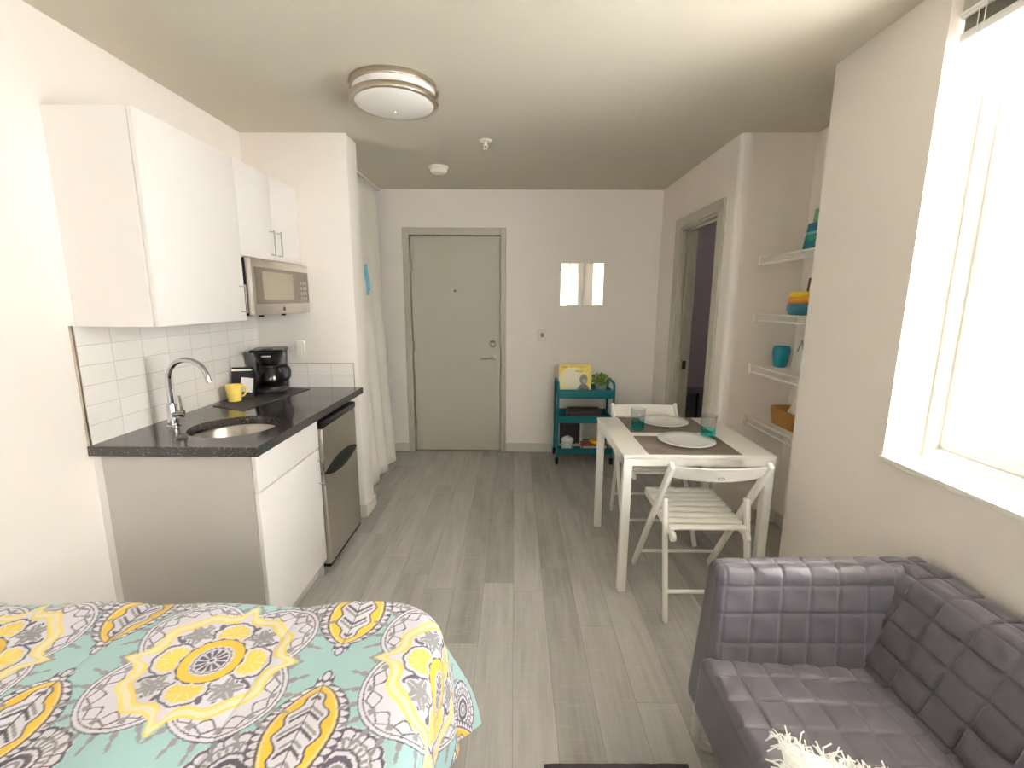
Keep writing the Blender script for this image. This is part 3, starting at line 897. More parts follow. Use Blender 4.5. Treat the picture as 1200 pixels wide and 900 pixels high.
# ------------------------------------------------------------------ mirror
t = thing('wall_mirror', 'square mirror with a thin pale frame on the back wall', 'mirror', (0.615, D, 1.606))
m = MB()
a0, a1, c0, c1 = 0.411, 0.819, 1.405, 1.805
for (p, q, r_, s_) in ((a0, a0 + 0.012, c0, c1), (a1 - 0.012, a1, c0, c1), (a0 + 0.012, a1 - 0.012, c0, c0 + 0.012), (a0 + 0.012, a1 - 0.012, c1 - 0.012, c1)):
    m.box(p, q, D - 0.018, D, r_, s_, 0.002)
m.build('mirror_frame', 'paper', t)
MB().box(a0 + 0.012, a1 - 0.012, D - 0.012, D - 0.004, c0 + 0.012, c1 - 0.012, 0).build('mirror_glass', 'mirror', t)

# ------------------------------------------------------------------ teal cart
CX0, CX1, CY0, CY1 = 0.385, 0.875, 3.98, 4.27
t = thing('utility_cart', 'teal three-tier rolling cart against the back wall', 'cart', ((CX0 + CX1) / 2, (CY0 + CY1) / 2, 0))
ir = 0.011
for x in (CX0, CX1):
    s = 1 if x == CX1 else -1
    m = MB()
    pts = [(x, CY0, 0.07), (x, CY0, 0.70)]
    pts += [(x, CY0 + 0.05 - 0.05 * math.cos(a), 0.70 + 0.05 * math.sin(a)) for a in [PI / 2 * i / 6 for i in range(1, 7)]]
    pts += [(x, CY1 - 0.05 + 0.05 * math.sin(a), 0.70 + 0.05 * math.cos(a)) for a in [PI / 2 * i / 6 for i in range(0, 7)]]
    pts += [(x, CY1, 0.70), (x, CY1, 0.07)]
    m.tube(pts, ir, 10)
    m.build('side_frame', 'teal', t)
for z0, hgt in ((0.612, 0.075), (0.388, 0.06), (0.105, 0.045)):
    m = MB(); w = 0.003
    xa, xb, ya, yb_ = CX0 + ir, CX1 - ir, CY0 - 0.004, CY1 + 0.004
    m.box(xa, xb, ya, yb_, z0, z0 + w, 0)
    m.box(xa, xb, ya, ya + w, z0, z0 + hgt, 0.001).box(xa, xb, yb_ - w, yb_, z0, z0 + hgt, 0.001)
    m.box(xa, xa + w, ya, yb_, z0, z0 + hgt, 0.001).box(xb - w, xb, ya, yb_, z0, z0 + hgt, 0.001)
    for yy in (ya, yb_):
        m.tube([(xa, yy, z0 + hgt), (xb, yy, z0 + hgt)], 0.005, 8)
    m.build('tray', 'teal', t)
for x in (CX0, CX1):
    for y in (CY0, CY1):
        m = MB().cyl((x - 0.011, y + 0.012, 0.028), (x + 0.011, y + 0.012, 0.028), 0.028, 20)
        m.box(x - 0.015, x + 0.015, y - 0.006, y + 0.022, 0.05, 0.062, 0.002).cyl((x, y, 0.055), (x, y, 0.08), 0.007, 10)
        m.box(x - 0.015, x - 0.012, y, y + 0.024, 0.025, 0.055, 0).box(x + 0.012, x + 0.015, y, y + 0.024, 0.025, 0.055, 0)
        m.build('caster', 'rubber', t)
# things on the cart
bk = shapes_mat('yellow_picture_book_cover', (242, 220, 112), [
    ('e', -0.02, -0.005, 0.125, 0.125, (248, 238, 176)), ('e', -0.035, 0.005, 0.085, 0.09, (250, 243, 214)),
    ('r', -0.135, 0.14, -0.14, -0.112, (214, 206, 190)),
    ('r', -0.125, -0.065, 0.112, 0.122, (200, 170, 70)), ('r', -0.05, 0.09, 0.116, 0.124, (214, 186, 84)),
    ('r', 0.0, 0.07, 0.075, 0.083, (196, 176, 110)),
    ('e', 0.075, 0.005, 0.036, 0.045, (168, 160, 150)), ('e', 0.085, -0.01, 0.02, 0.02, (206, 200, 192)), ('e', 0.075, -0.085, 0.05, 0.05, (150, 144, 136)), ('e', 0.06, -0.1, 0.02, 0.03, (118, 110, 102))])
ty = 0.615
t = thing('picture_book', 'square yellow picture book with a pale round moon on the cart top', 'book', (0.545, 4.10, ty), 0)
tl = Matrix.Translation((0, 0.0, 0.141)) @ Matrix.Rotation(math.radians(-9), 4, 'X')
t2 = MB().obox((0.288, 0.003, 0.28), Matrix.Translation((0, -0.0085, 0)), 0.0008).build('front_cover', bk, t, world=False)
t2.matrix_basis = tl
q = MB().obox((0.28, 0.014, 0.27), Matrix.Identity(4), 0.001).build('page_block', 'paper', t, world=False); q.matrix_basis = tl
q = MB().obox((0.288, 0.003, 0.28), Matrix.Translation((0, 0.0085, 0)), 0.0008).build('back_cover', 'ylw2', t, world=False); q.matrix_basis = tl
t = thing('potted_plant', 'small bushy green plant in a grey pot on the cart top', 'plant', (0.785, 4.13, ty))
MB().lathe([(0, 0), (0.038, 0), (0.052, 0.09), (0.054, 0.094), (0.049, 0.094), (0.047, 0.085), (0, 0.085)], (0, 0, 0), 28).build('pot', 'pot', t, world=False)
m = MB()
rnd = random.Random(3)
for k in range(230):
    th = rnd.random() * 2 * PI; ph = rnd.random() ** 0.6 * 1.5; rr = rnd.uniform(0.03, 0.1)
    d = Vector((math.sin(ph) * math.cos(th), math.sin(ph) * math.sin(th), math.cos(ph) * 0.85 + 0.05))
    c = Vector((0, 0, 0.1)) + d * rr
    u = Vector((rnd.gauss(0, 1), rnd.gauss(0, 1), rnd.gauss(0, .5))); u = (d * 0.9 + u * 0.35).normalized()
    s = u.cross(Vector((rnd.gauss(0, 1), rnd.gauss(0, 1), 1))).normalized(); nn = u.cross(s)
    L = rnd.uniform(0.016, 0.026); W = L * 0.42
    m.add([c, c + u * L * .5 + s * W + nn * .002, c + u * L, c + u * L * .5 - s * W + nn * .002, c + u * L * .45 - nn * 0.003], [[0, 1, 4], [1, 2, 4], [2, 3, 4], [3, 0, 4]])
for k in range(26):
    th = rnd.random() * 2 * PI; ph = rnd.random() * 1.2
    d = Vector((math.sin(ph) * math.cos(th), math.sin(ph) * math.sin(th), math.cos(ph)))
    m.tube([Vector((0, 0, 0.08)) + d * 0.006, Vector((0, 0, 0.1)) + d * 0.07], 0.0014, 5)
m.build('foliage', 'leaf', t, world=False, smooth=0)
o = MB(); vs, fs = rbox((0.315, 0.19, 0.098), 0.028, 0.012); o.add([p + Vector((0.635, 4.125, 0.3915 + 0.049)) for p in vs], fs)
tag(o.build('storage_case', 'darkbrown', None, smooth=60), 'dark brown rounded case on the middle cart tier', 'case')
zb = 0.108
t = thing('canister', 'white lidded canister with a small spoon on the bottom cart tier', 'canister', (0.485, 4.05, zb))
MB().lathe([(0, 0), (0.05, 0), (0.055, 0.008), (0.055, 0.1), (0.05, 0.105), (0, 0.105)], (0, 0, 0), 30).build('jar', 'plate', t, world=False)
MB().lathe([(0.057, 0.103), (0.058, 0.108), (0.05, 0.122), (0.03, 0.135), (0.014, 0.137), (0.013, 0.145), (0, 0.148)], (0, 0, 0), 30).build('lid', 'plate', t, world=False)
m = MB().tube([(0.03, -0.05, 0.02), (0.035, -0.059, 0.05), (0.045, -0.058, 0.085)], 0.004, 8); m.lathe([(0, 0.004), (0.014, 0.002), (0.014, -0.002), (0, -0.004)], (0.052, -0.056, 0.09), 14)
m.build('spoon', 'darkbrown', t, world=False)
t = thing('framed_picture', 'white framed dark picture leaning behind the canister', 'picture frame', (0.52, 4.19, zb), 0)
tl = Matrix.Translation((0, 0, 0.125)) @ Matrix.Rotation(math.radians(-8), 4, 'X')
m = MB()
for (a, b, c, d) in ((-0.12, -0.095, -0.12, 0.12), (0.095, 0.12, -0.12, 0.12), (-0.095, 0.095, -0.12, -0.095), (-0.095, 0.095, 0.095, 0.12)):
    m.box(a, b, -0.009, 0.009, c, d, 0.002)
q = m.build('frame', 'white', t, world=False); q.matrix_basis = tl
q = MB().box(-0.095, 0.095, -0.003, 0.005, -0.095, 0.095, 0).build('picture', 'darkbrown', t, world=False); q.matrix_basis = tl
def book(name, label, cm, loc, dims, rz=0, grp=None):
    """lying book, local x width, y depth, z thickness"""
    t = thing(name, label, 'book', loc, rz, grp)
    w, d, h = dims
    MB().box(-w / 2, w / 2, -d / 2, d / 2, h - 0.003, h, 0.0008).build('front_cover', cm, t, world=False)
    MB().box(-w / 2, w / 2, -d / 2, d / 2, 0, 0.003, 0.0008).build('back_cover', cm, t, world=False)
    MB().box(-w / 2, -w / 2 + 0.003, -d / 2, d / 2, 0.003, h - 0.003, 0).build('spine', cm, t, world=False)
    MB().box(-w / 2 + 0.003, w / 2 - 0.004, -d / 2 + 0.004, d / 2 - 0.004, 0.003, h - 0.003, 0).build('page_block', 'paper', t, world=False)
    return t
book('book', 'thick red book lying on the bottom cart tier', 'red', (0.735, 4.11, zb), (0.235, 0.19, 0.032), PI)
book('book', 'pinkish red book lying on the thick red book', M('salmon_cover', (206, 110, 92), 0.6), (0.73, 4.11, zb + 0.0323), (0.22, 0.18, 0.024))
t = thing('yellow_dish', 'small yellow dish on the red books of the cart', 'dish', (0.745, 4.10, zb + 0.0566))
MB().lathe([(0, 0), (0.03, 0), (0.05, 0.02), (0.058, 0.034), (0.055, 0.034), (0.047, 0.021), (0.028, 0.004), (0, 0.004)], (0, 0, 0), 28).build('bowl', 'ylw2', t, world=False)
MB().lathe([(0, 0.016), (0.038, 0.016), (0.03, 0.03), (0, 0.036)], (0, 0, 0), 20).build('sponge', 'orange', t, world=False)

# ------------------------------------------------------------------ dining table
TXc, TYc, TH, HW = 0.895, 2.494, 0.73, 0.3675
t = thing('dining_table', 'square white dining table with slim straight legs', 'table', (TXc, TYc, 0))
MB().box(TXc - HW, TXc + HW, TYc - HW, TYc + HW, TH - 0.018, TH, 0.003, 2).build('tabletop', 'white', t)
m = MB(); q = HW - 0.003
m.box(TXc - q, TXc + q, TYc - q, TYc - q + 0.02, TH - 0.055, TH - 0.0185, 0.001).box(TXc - q, TXc + q, TYc + q - 0.02, TYc + q, TH - 0.055, TH - 0.0185, 0.001)
m.box(TXc - q, TXc - q + 0.02, TYc - q + 0.02, TYc + q - 0.02, TH - 0.055, TH - 0.0185, 0.001).box(TXc + q - 0.02, TXc + q, TYc - q + 0.02, TYc + q - 0.02, TH - 0.055, TH - 0.0185, 0.001)
m.build('apron', 'whitemetal', t)
for sx in (-1, 1):
    for sy in (-1, 1):
        x, y = TXc + sx * (q - 0.021), TYc + sy * (q - 0.021)
        MB().box(x - 0.021, x + 0.021, y - 0.021, y + 0.021, 0, TH - 0.019, 0.003, 2).build('leg', 'whitemetal', t)

for (nm, lb, a, b, c, d) in (('placemat', 'grey woven placemat nearest the front of the table', 0.652, 1.103, 2.138, 2.442), ('placemat', 'grey woven placemat at the far side of the table', 0.658, 1.115, 2.515, 2.848)):
    tag(MB().box(a, b, c, d, TH, TH + 0.0025, 0.0008).build(nm, 'mat'), lb, 'placemat', 'placemats on the dining table')
pz = TH + 0.0026
def dplate(label, x, y):
    t = MB().lathe([(0, 0.0), (0.075, 0.0), (0.08, 0.003), (0.142, 0.014), (0.144, 0.0155), (0.142, 0.017), (0.105, 0.012), (0.088, 0.0065), (0.08, 0.005), (0, 0.0045)], (0, 0, 0), 56).build('dinner_plate', 'plate', None, smooth=60)
    t.location = (x, y, pz)
    return tag(t, label, 'plate', 'plates on the dining table')
dplate('white dinner plate on the front placemat', 0.902, 2.335)
dplate('white dinner plate on the far placemat', 0.905, 2.72)
def tumbler(label, x, y):
    t = thing('drinking_glass', label, 'glass', (x, y, pz), 0, 'glasses on the dining table')
    MB().lathe([(0, 0), (0.036, 0), (0.038, 0.002), (0.0385, 0.05), (0.0395, 0.052), (0.0365, 0.052), (0.0355, 0.03), (0.034, 0.012), (0, 0.012)], (0, 0, 0), 30).build('tinted_base', 'tealglass', t, world=False)['label'] = 'teal tinted lower half'
    MB().lathe([(0.0386, 0.052), (0.0415, 0.125), (0.0408, 0.126), (0.0398, 0.125), (0.037, 0.052), (0.0386, 0.052)], (0, 0, 0), 30).build('clear_rim', 'glass', t, world=False)
    return t
tumbler('clear tumbler with teal base by the far plate, left', 0.708, 2.575)
tumbler('clear tumbler with teal base right of the front plate', 1.045, 2.415)

# ------------------------------------------------------------------ folding chairs
def make_chair(label, loc, rz):
    t = thing('folding_chair', label, 'chair', loc, rz, 'white folding chairs')
    K = dict(world=False)
    xa, xb = 0.211, 0.189
    T, F = Vector((0, -0.262, 0.772)), Vector((0, 0.243, 0.0))
    Rf = Vector((0, -0.243, 0.0)); Pv = T.lerp(F, 0.265)
    for s in (-1, 1):
        MB().bar((s * xa, T.y, T.z), (s * xa, F.y, F.z + 0.006), 0.02, 0.036, b=0.006).build('back_leg', 'white', t, **K)
        m = MB().bar((s * xb, Rf.y, 0.004), (s * xb, Pv.y - 0.004, Pv.z), 0.02, 0.034, b=0.006)
        m.cyl((s * (xb - 0.012), Pv.y, Pv.z - 0.012), (s * (xa + 0.012), Pv.y, Pv.z - 0.012), 0.006, 10)
        m.build('front_leg', 'white', t, **K)
    sf, sr = Vector((0, 0.236, 0.452)), Vector((0, -0.205, 0.43))
    d = (sf - sr)
    for s in (-1, 1):
        rail = MB()
        p0 = Vector((s * 0.167, sr.y, sr.z - 0.012)); p1 = Vector((s * 0.167, sf.y, sf.z - 0.012))
        rail.bar(p0, p1, 0.018, 0.034, b=0.006)
        rail.cyl(p0 - Vector((0.009, 0, 0.008)), p0 + Vector((0.009, 0, -0.008)), 0.022, 16)
        rail.build('seat_rail', 'white', t, **K)
    m = MB()
    nsl = 8
    for k in range(nsl):
        f = (k + 0.5) / nsl
        c = sr.lerp(sf, f) + Vector((0, 0, 0.011))
        mt = Matrix.Translation(c) @ Matrix.Rotation(math.atan2(d.z, d.y), 4, 'X')
        m.obox((0.352, 0.037, 0.012), mt, 0.003, 2)
    m.build('seat_slats', 'white', t, **K)
    # curved back slat
    m = MB()
    n1 = (F - T).normalized(); up = -n1
    def bs(u, v, off):
        a = u * 2 - 1
        c = T + n1 * 0.012
        y = -0.034 * (1 - a * a)
        hgt = (v - 1) * (0.072 + 0.014 * (1 - a * a))
        return Vector((a * 0.199, c.y + y + off, c.z)) + up * hgt
    th = 0.009
    m.grid(lambda u, v: bs(u, v, -th), 20, 3); m.grid(lambda u, v: bs(u, v, th), 20, 3)
    m.grid(lambda u, v: bs(u, 0, -th + 2 * th * v), 20, 1); m.grid(lambda u, v: bs(u, 1, -th + 2 * th * v), 20, 1)
    m.grid(lambda u, v: bs(0, v, -th + 2 * th * u), 1, 3); m.grid(lambda u, v: bs(1, v, -th + 2 * th * u), 1, 3)
    br = m.build('backrest', 'white', t, weld=True, smooth=50, **K)
    c = bs(0.5, 0.3, -th)
    MB().lathe([(0.009, 0), (0.012, 0), (0.012, 0.0015), (0.009, 0.0015), (0.009, 0)], (0, 0, 0), 20, Matrix.Translation(c + Vector((0, -0.0005, 0))) @ Matrix.Rotation(PI / 2 + 0.5, 4, 'X') @ Matrix.Diagonal((1.3, .7, 1, 1))).build('oval_badge', 'greyplastic', br, **K)
    m = MB()
    pa = T.lerp(F, 0.83); pb = Rf.lerp(Pv, 0.25)
    MB().cyl((-xa + 0.008, pa.y, pa.z), (xa - 0.008, pa.y, pa.z), 0.009, 12).build('stretcher', 'white', t, **K)
    MB().cyl((-xb + 0.008, pb.y, pb.z), (xb - 0.008, pb.y, pb.z), 0.009, 12).build('stretcher', 'white', t, **K)
    return t
ch = make_chair('white slatted folding chair at the near side of the table', (0.888, 2.146, 0), 0)
c2 = copy_tree(ch)
c2.location = (0.878, 2.812, 0); c2.rotation_euler = (0, 0, PI)
c2['label'] = 'white slatted folding chair tucked behind the far side of the table'

# ------------------------------------------------------------------ wire shelves in the alcove
shz = [1.722, 1.382, 1.06, 0.728]
XF0 = 1.50
def make_shelf(label, z):
    t = thing('wire_shelf', label, 'shelf', (XF0, 2.52, z), 0, 'white wire shelves in the alcove')
    m = MB(); r = 0.0028
    ya, yb_ = YP + 0.012, YA - 0.012
    m.tube([(XF0, ya, z), (XF0, yb_, z)], 0.0058, 8)
    m.tube([(XF0, ya, z - 0.038), (XF0, yb_, z - 0.038)], 0.0058, 8)
    for xx in (1.62, XR2 - 0.012):
        m.tube([(xx, ya, z - 0.004), (xx, yb_, z - 0.004)], 0.003, 8)
    n = 30
    for k in range(n + 1):
        y = ya + 0.004 + (yb_ - ya - 0.008) * k / n
        m.tube([(XF0 + 0.001, y, z - 0.036), (XF0 + 0.001, y, z - 0.003), (XF0 + 0.006, y, z + 0.002), (XR2 - 0.008, y, z + 0.002)], 0.0011, 5)
    m.build('wire_deck', 'whitemetal', t)
    for y0, y1 in ((YA - 0.014, YA), (YP, YP + 0.014)):
        m = MB().box(XF0 - 0.016, XF0 + 0.024, y0 - 0.012 if y0 > 2.5 else y0, y1 if y0 > 2.5 else y1 + 0.012, z - 0.048, z + 0.014, 0.004, 2)
        m.build('end_bracket', 'plastic', t)
    return t
for z, lb in zip(shz, ('white wire shelf holding upright books, topmost in the alcove', 'white wire shelf under the blue bowl of towels', 'white wire shelf under the teal vase', 'white wire shelf under the woven basket, lowest in the alcove')):
    make_shelf(lb, z)
s1, s2, s3, s4 = [z + 0.0036 for z in shz]
cov1 = shapes_mat('teal_book_cover', (20, 116, 138), [('r', -1, 1, 0.02, 0.035, (120, 190, 200)), ('e', -0.05, -0.09, 0.03, 0.02, (225, 235, 228)), ('e', 0.03, -0.085, 0.045, 0.02, (230, 240, 236)), ('e', -0.01, -0.115, 0.05, 0.018, (16, 34, 30)), ('e', 0.07, -0.11, 0.03, 0.018, (226, 232, 228)), ('e', -0.03, -0.06, 0.05, 0.02, (28, 110, 70)), ('e', 0.05, 0.0, 0.04, 0.02, (40, 150, 120))], axes=(1, 2), noise=0.25, nscale=18)
cov2 = M('green_patterned_cover', (110, 178, 132), 0.5, var=0.75, scale=60)
def upright(label, mat, x, y, z, w, h, th, lean):
    t = thing('book', label, 'book', (x, y, z))
    mt = Matrix.Rotation(math.radians(lean), 4, 'Y') @ Matrix.Translation((0, 0, h / 2))
    for nm, off, d, mm in (('front_cover', -th / 2 - 0.0012, 0.0024, mat), ('page_block', 0, th, 'paper'), ('back_cover', th / 2 + 0.0012, 0.0024, mat)):
        kk = 0.996 if nm == 'page_block' else 1
        q = MB().obox((d, w * kk, h * kk), Matrix.Translation((off, 0, 0)), 0.0005).build(nm, mm, t, world=False)
        q.matrix_basis = mt
    return t
upright('teal book with white flowers leaning upright on the top shelf', cov1, 1.645, 2.635, s1 + 0.002, 0.22, 0.165, 0.014, 8)
upright('tall green patterned book behind the teal book', cov2, 1.69, 2.675, s1 + 0.003, 0.2, 0.25, 0.012, 6)
# bowl with towels
t = thing('bowl', 'dark blue bowl holding folded towels on a wire shelf', 'bowl', (1.605, 2.58, s2))
MB().lathe([(0, 0), (0.075, 0), (0.092, 0.008), (0.1, 0.03), (0.1, 0.06), (0.096, 0.061), (0.094, 0.032), (0.086, 0.014), (0, 0.008)], (0, 0, 0), 36).build('bowl_body', 'bluebowl', t, world=False)
def towel(label, mat, z, w):
    o = MB(); vs, fs = rbox((w, w * 0.98, 0.034), 0.015, 0.012); o.add([p + Vector((1.605, 2.58, z)) for p in vs], fs)
    return tag(o.build('folded_towel', mat, None, smooth=60), label, 'towel', 'folded towels in the bowl')
towel('orange folded towel lying in the blue bowl', 'orange', s2 + 0.078, 0.15)
towel('yellow folded towel on top of the orange towel', 'ylw2', s2 + 0.1115, 0.145)
t = thing('framed_picture', 'dark edged picture standing behind the bowl of towels', 'picture frame', (1.715, 2.70, s2 + 0.001))
tl = Matrix.Rotation(math.radians(5), 4, 'Y') @ Matrix.Translation((0, 0, 0.105))
m = MB()
for (a, b, c, d) in ((-0.09, -0.075, -0.105, 0.105), (0.075, 0.09, -0.105, 0.105), (-0.075, 0.075, -0.105, -0.09), (-0.075, 0.075, 0.09, 0.105)):
    m.box(-0.008, 0.008, a, b, c, d, 0.001)
q = m.build('frame', 'darkbrown', t, world=False); q.matrix_basis = tl
q = MB().box(-0.003, 0.006, -0.075, 0.075, -0.09, 0.09, 0).build('picture', 'paper', t, world=False); q.matrix_basis = tl
# teal vase
o = MB().lathe([(0, 0), (0.034, 0), (0.04, 0.004), (0.05, 0.05), (0.056, 0.1), (0.057, 0.13), (0.052, 0.15), (0.047, 0.154), (0.043, 0.15), (0.048, 0.13), (0.05, 0.1), (0.044, 0.05), (0.034, 0.01), (0, 0.008)], (0, 0, 0), 36).build('vase', 'tealglaze', None, smooth=60)
o.scale = (0.84, 0.84, 0.84); o.location = (1.632, 2.825, s3); tag(o, 'teal ceramic vase on the third wire shelf', 'vase')
# white sign
t = thing('lettered_sign', 'white board sign with grey script beside the teal vase', 'sign', (1.685, 2.665, s3 + 0.001))
tl = Matrix.Rotation(math.radians(6), 4, 'Y') @ Matrix.Translation((0, 0, 0.1))
q = MB().box(-0.009, 0.009, -0.13, 0.13, -0.1, 0.1, 0.002).build('board', 'white', t, world=False); q.matrix_basis = tl
fc = bpy.data.curves.new('script', 'FONT'); fc.body = 'No'; fc.size = 0.11; fc.shear = 0.35; fc.extrude = 0.0006
fc.materials.append(MT['greyplastic'])
fo = bpy.data.objects.new('script_lettering', fc); COL.objects.link(fo); fo.parent = q
fo.matrix_basis = Matrix.Translation((-0.0098, 0.105, 0.0)) @ Matrix(((0, 0, -1, 0), (-1, 0, 0, 0), (0, 1, 0, 0), (0, 0, 0, 1)))
bpy.context.view_layer.update()
lm = bpy.data.meshes.new_from_object(fo.evaluated_get(bpy.context.evaluated_depsgraph_get()))
lo_ = bpy.data.objects.new('lettering', lm); COL.objects.link(lo_); lo_.parent = q; lo_.matrix_basis = fo.matrix_basis.copy()
bpy.data.objects.remove(fo)
# woven basket with tissue
t = thing('woven_basket', 'brown woven basket on the lowest wire shelf', 'basket', (1.648, 2.625, s4))
m = MB()
bw, bd, bhh = 0.085, 0.15, 0.1
def loop(k, z, grow):
    pts = []
    n = 44
    for i in range(n):
        a = 2 * PI * i / n
        ca, sa = math.cos(a), math.sin(a)
        e = 0.35
        x = (bw * (0.9 + 0.1 * grow)) * math.copysign(abs(ca) ** e, ca); y = (bd * (0.9 + 0.1 * grow)) * math.copysign(abs(sa) ** e, sa)
        w = 0.003 * (1 if (i + k) % 2 else -1)
        pts.append((x + w * ca, y + w * sa, z))
    return pts
for k in range(12):
    m.tube(loop(k, 0.006 + k * 0.0085, k / 11), 0.0052, 6, closed=True)
m.box(-bw * 0.88, bw * 0.88, -bd * 0.88, bd * 0.88, 0.001, 0.006, 0)
m.build('basket_weave', 'grass', t, world=False, smooth=60)
o = MB(); 
def tis(u, v):
    a = u * 2 * PI; r = 0.055 * (1 - v) ** 0.7 + 0.006
    rr = r * (1 + 0.25 * math.sin(a * 3 + v * 3))
    return Vector((1.648 + rr * math.cos(a), 2.64 + rr * math.sin(a) - 0.02 * v, s4 + 0.007 + 0.185 * v))
o.grid(tis, 30, 10)
tag(o.build('white_cloth', 'tissue', None, smooth=70, weld=True), 'white peaked cloth standing in the woven basket', 'cloth')

# bathroom bin
t = thing('laundry_hamper', 'dark grey bin seen low through the bathroom doorway', 'bin', (1.80, 4.55, 0))
m = MB(); vs, fs = rbox((0.3, 0.26, 0.60), 0.04, 0.03); m.add([p + Vector((0, 0, 0.30)) for p in vs], fs); m.build('bin_body', 'binggrey', t, world=False)
MB().box(-0.03, -0.005, -0.136, -0.128, 0.02, 0.58, 0.001).build('strap', 'black', t, world=False)

# ------------------------------------------------------------------ sofa
def quilt_disp(lines, amp=0.005, sig=0.0034, plain=True):
    # lines: per axis list of coordinates
    def g(c, L):
        d = min(abs(c - q) for q in L)
        return math.exp(-(d / sig) ** 2) * 0.8 + math.exp(-(d / (sig * 3.4)) ** 2) * 0.25
    def f(p, n):
        k = 1.0
        for ax in range(3):
            w = 1 - min(1, abs(n[ax]) * 1.0) ** 2
            if lines[ax]:
                k *= 1 - w * g(p[ax], lines[ax])
        wr = 0.0022 * math.sin(p.x * 61 + p.y * 37 + p.z * 45) + 0.0016 * math.sin(p.x * 23 - p.y * 71 + p.z * 88)
        fl = 1 - max(0.0, -n.x) if plain else 1.0
        return (amp * (k - 0.5) + wr * 0.6) * fl
    return f
def even(d, n):
    return [-d / 2 + d * i / n for i in range(0, n + 1)]
def hexa(dims, r, div, disp, corners):
    """corners[(i,j,k)] -> point ; trilinear warp of a rounded box"""
    vs, fs = rbox(dims, r, div, disp)
    out = []
    for p in vs:
        u, v, w = [p[i] / dims[i] + 0.5 for i in range(3)]
        q = Vector((0, 0, 0))
        for i in (0, 1):
            for j in (0, 1):
                for k in (0, 1):
                    q += Vector(corners[(i, j, k)]) * ((u if i else 1 - u) * (v if j else 1 - v) * (w if k else 1 - w))
        out.append(q)
    return out, fs
t = thing('loveseat', 'grey quilted two-seat sofa below the big window', 'sofa', (0.95, 0.75, 0))
SY0, SY1 = 0.16, 1.36
# seat
dims = (0.62, 1.0, 0.2)
m = MB(); vs, fs = hexa(dims, 0.028, 0.0044, quilt_disp([even(0.62, 7), even(1.0, 12), [0.1]], 0.006), {
    (0, 0, 0): (0.565, 0.26, 0.19), (1, 0, 0): (1.18, 0.26, 0.19), (0, 1, 0): (0.565, 1.262, 0.19), (1, 1, 0): (1.18, 1.262, 0.19),
    (0, 0, 1): (0.572, 0.26, 0.395), (1, 0, 1): (1.18, 0.26, 0.37), (0, 1, 1): (0.572, 1.255, 0.395), (1, 1, 1): (1.18, 1.255, 0.37)})
m.add(vs, fs); m.build('seat_cushion', 'sofa', t, smooth=80)
# backrest
dims = (0.2, 1.16, 0.47)
m = MB(); vs, fs = hexa(dims, 0.035, 0.0044, quilt_disp([even(0.2, 2), even(1.16, 12), even(0.47, 6)], 0.009, 0.0042, False), {
    (0, 0, 0): (1.0, 0.18, 0.25), (1, 0, 0): (1.30, 0.18, 0.19), (0, 1, 0): (1.0, 1.34, 0.25), (1, 1, 0): (1.30, 1.34, 0.19),
    (0, 0, 1): (1.185, 0.18, 0.672), (1, 0, 1): (1.312, 0.18, 0.672), (0, 1, 1): (1.185, 1.34, 0.662), (1, 1, 1): (1.312, 1.34, 0.662)})
m.add(vs, fs); m.build('backrest', 'sofa', t, smooth=80)
# arms
def arm(sgn):
    yo = lambda y: y if sgn > 0 else SY0 + SY1 - y
    dims = (0.70, 0.13, 0.46)
    C = {(0, 0, 0): (0.568, 1.18, 0.19), (1, 0, 0): (1.30, 1.18, 0.19), (0, 1, 0): (0.568, 1.335, 0.19), (1, 1, 0): (1.30, 1.335, 0.19),
         (0, 0, 1): (0.628, 1.285, 0.652), (1, 0, 1): (1.305, 1.285, 0.662), (0, 1, 1): (0.628, 1.372, 0.652), (1, 1, 1): (1.305, 1.372, 0.662)}
    C = {k: (p[0], yo(p[1]), p[2]) for k, p in C.items()}
    m = MB(); vs, fs = hexa(dims, 0.03, 0.0044, quilt_disp([[-0.325 + 0.088 * i for i in range(8)], [0.0], [-0.15, -0.063, 0.022, 0.107, 0.185]], 0.006), C)
    m.add(vs, fs); m.build('armrest', 'sofa', t, smooth=80)
arm(1); arm(-1)
for yy in (1.285, 0.235):
    m = MB()
    z = 0.014
    P = [(0.598, yy, 0.22), (0.598, yy, 0.075)]
    P += [(0.598 + 0.06 - 0.06 * math.cos(a), yy, 0.075 - 0.061 * math.sin(a)) for a in [PI / 2 * i / 6 for i in range(1, 7)]]
    P += [(1.20 + 0.06 * math.sin(a), yy, 0.014 + 0.06 - 0.06 * math.cos(a)) for a in [PI / 2 * i / 6 for i in range(0, 7)]]
    P += [(1.26, yy, 0.22)]
    m.tube(P, 0.0135, 12)
    m.build('leg', 'tube', t)['label'] = 'pale metal tube sled leg'
m = MB().tube([(0.70, 0.235, 0.12), (0.70, 1.285, 0.12)], 0.01, 10)
m.cyl((0.70, 0.235, 0.12), (0.70, 0.235, 0.21), 0.01).cyl((0.70, 1.285, 0.12), (0.70, 1.285, 0.21), 0.01)
m.build('cross_bar', 'tube', t)

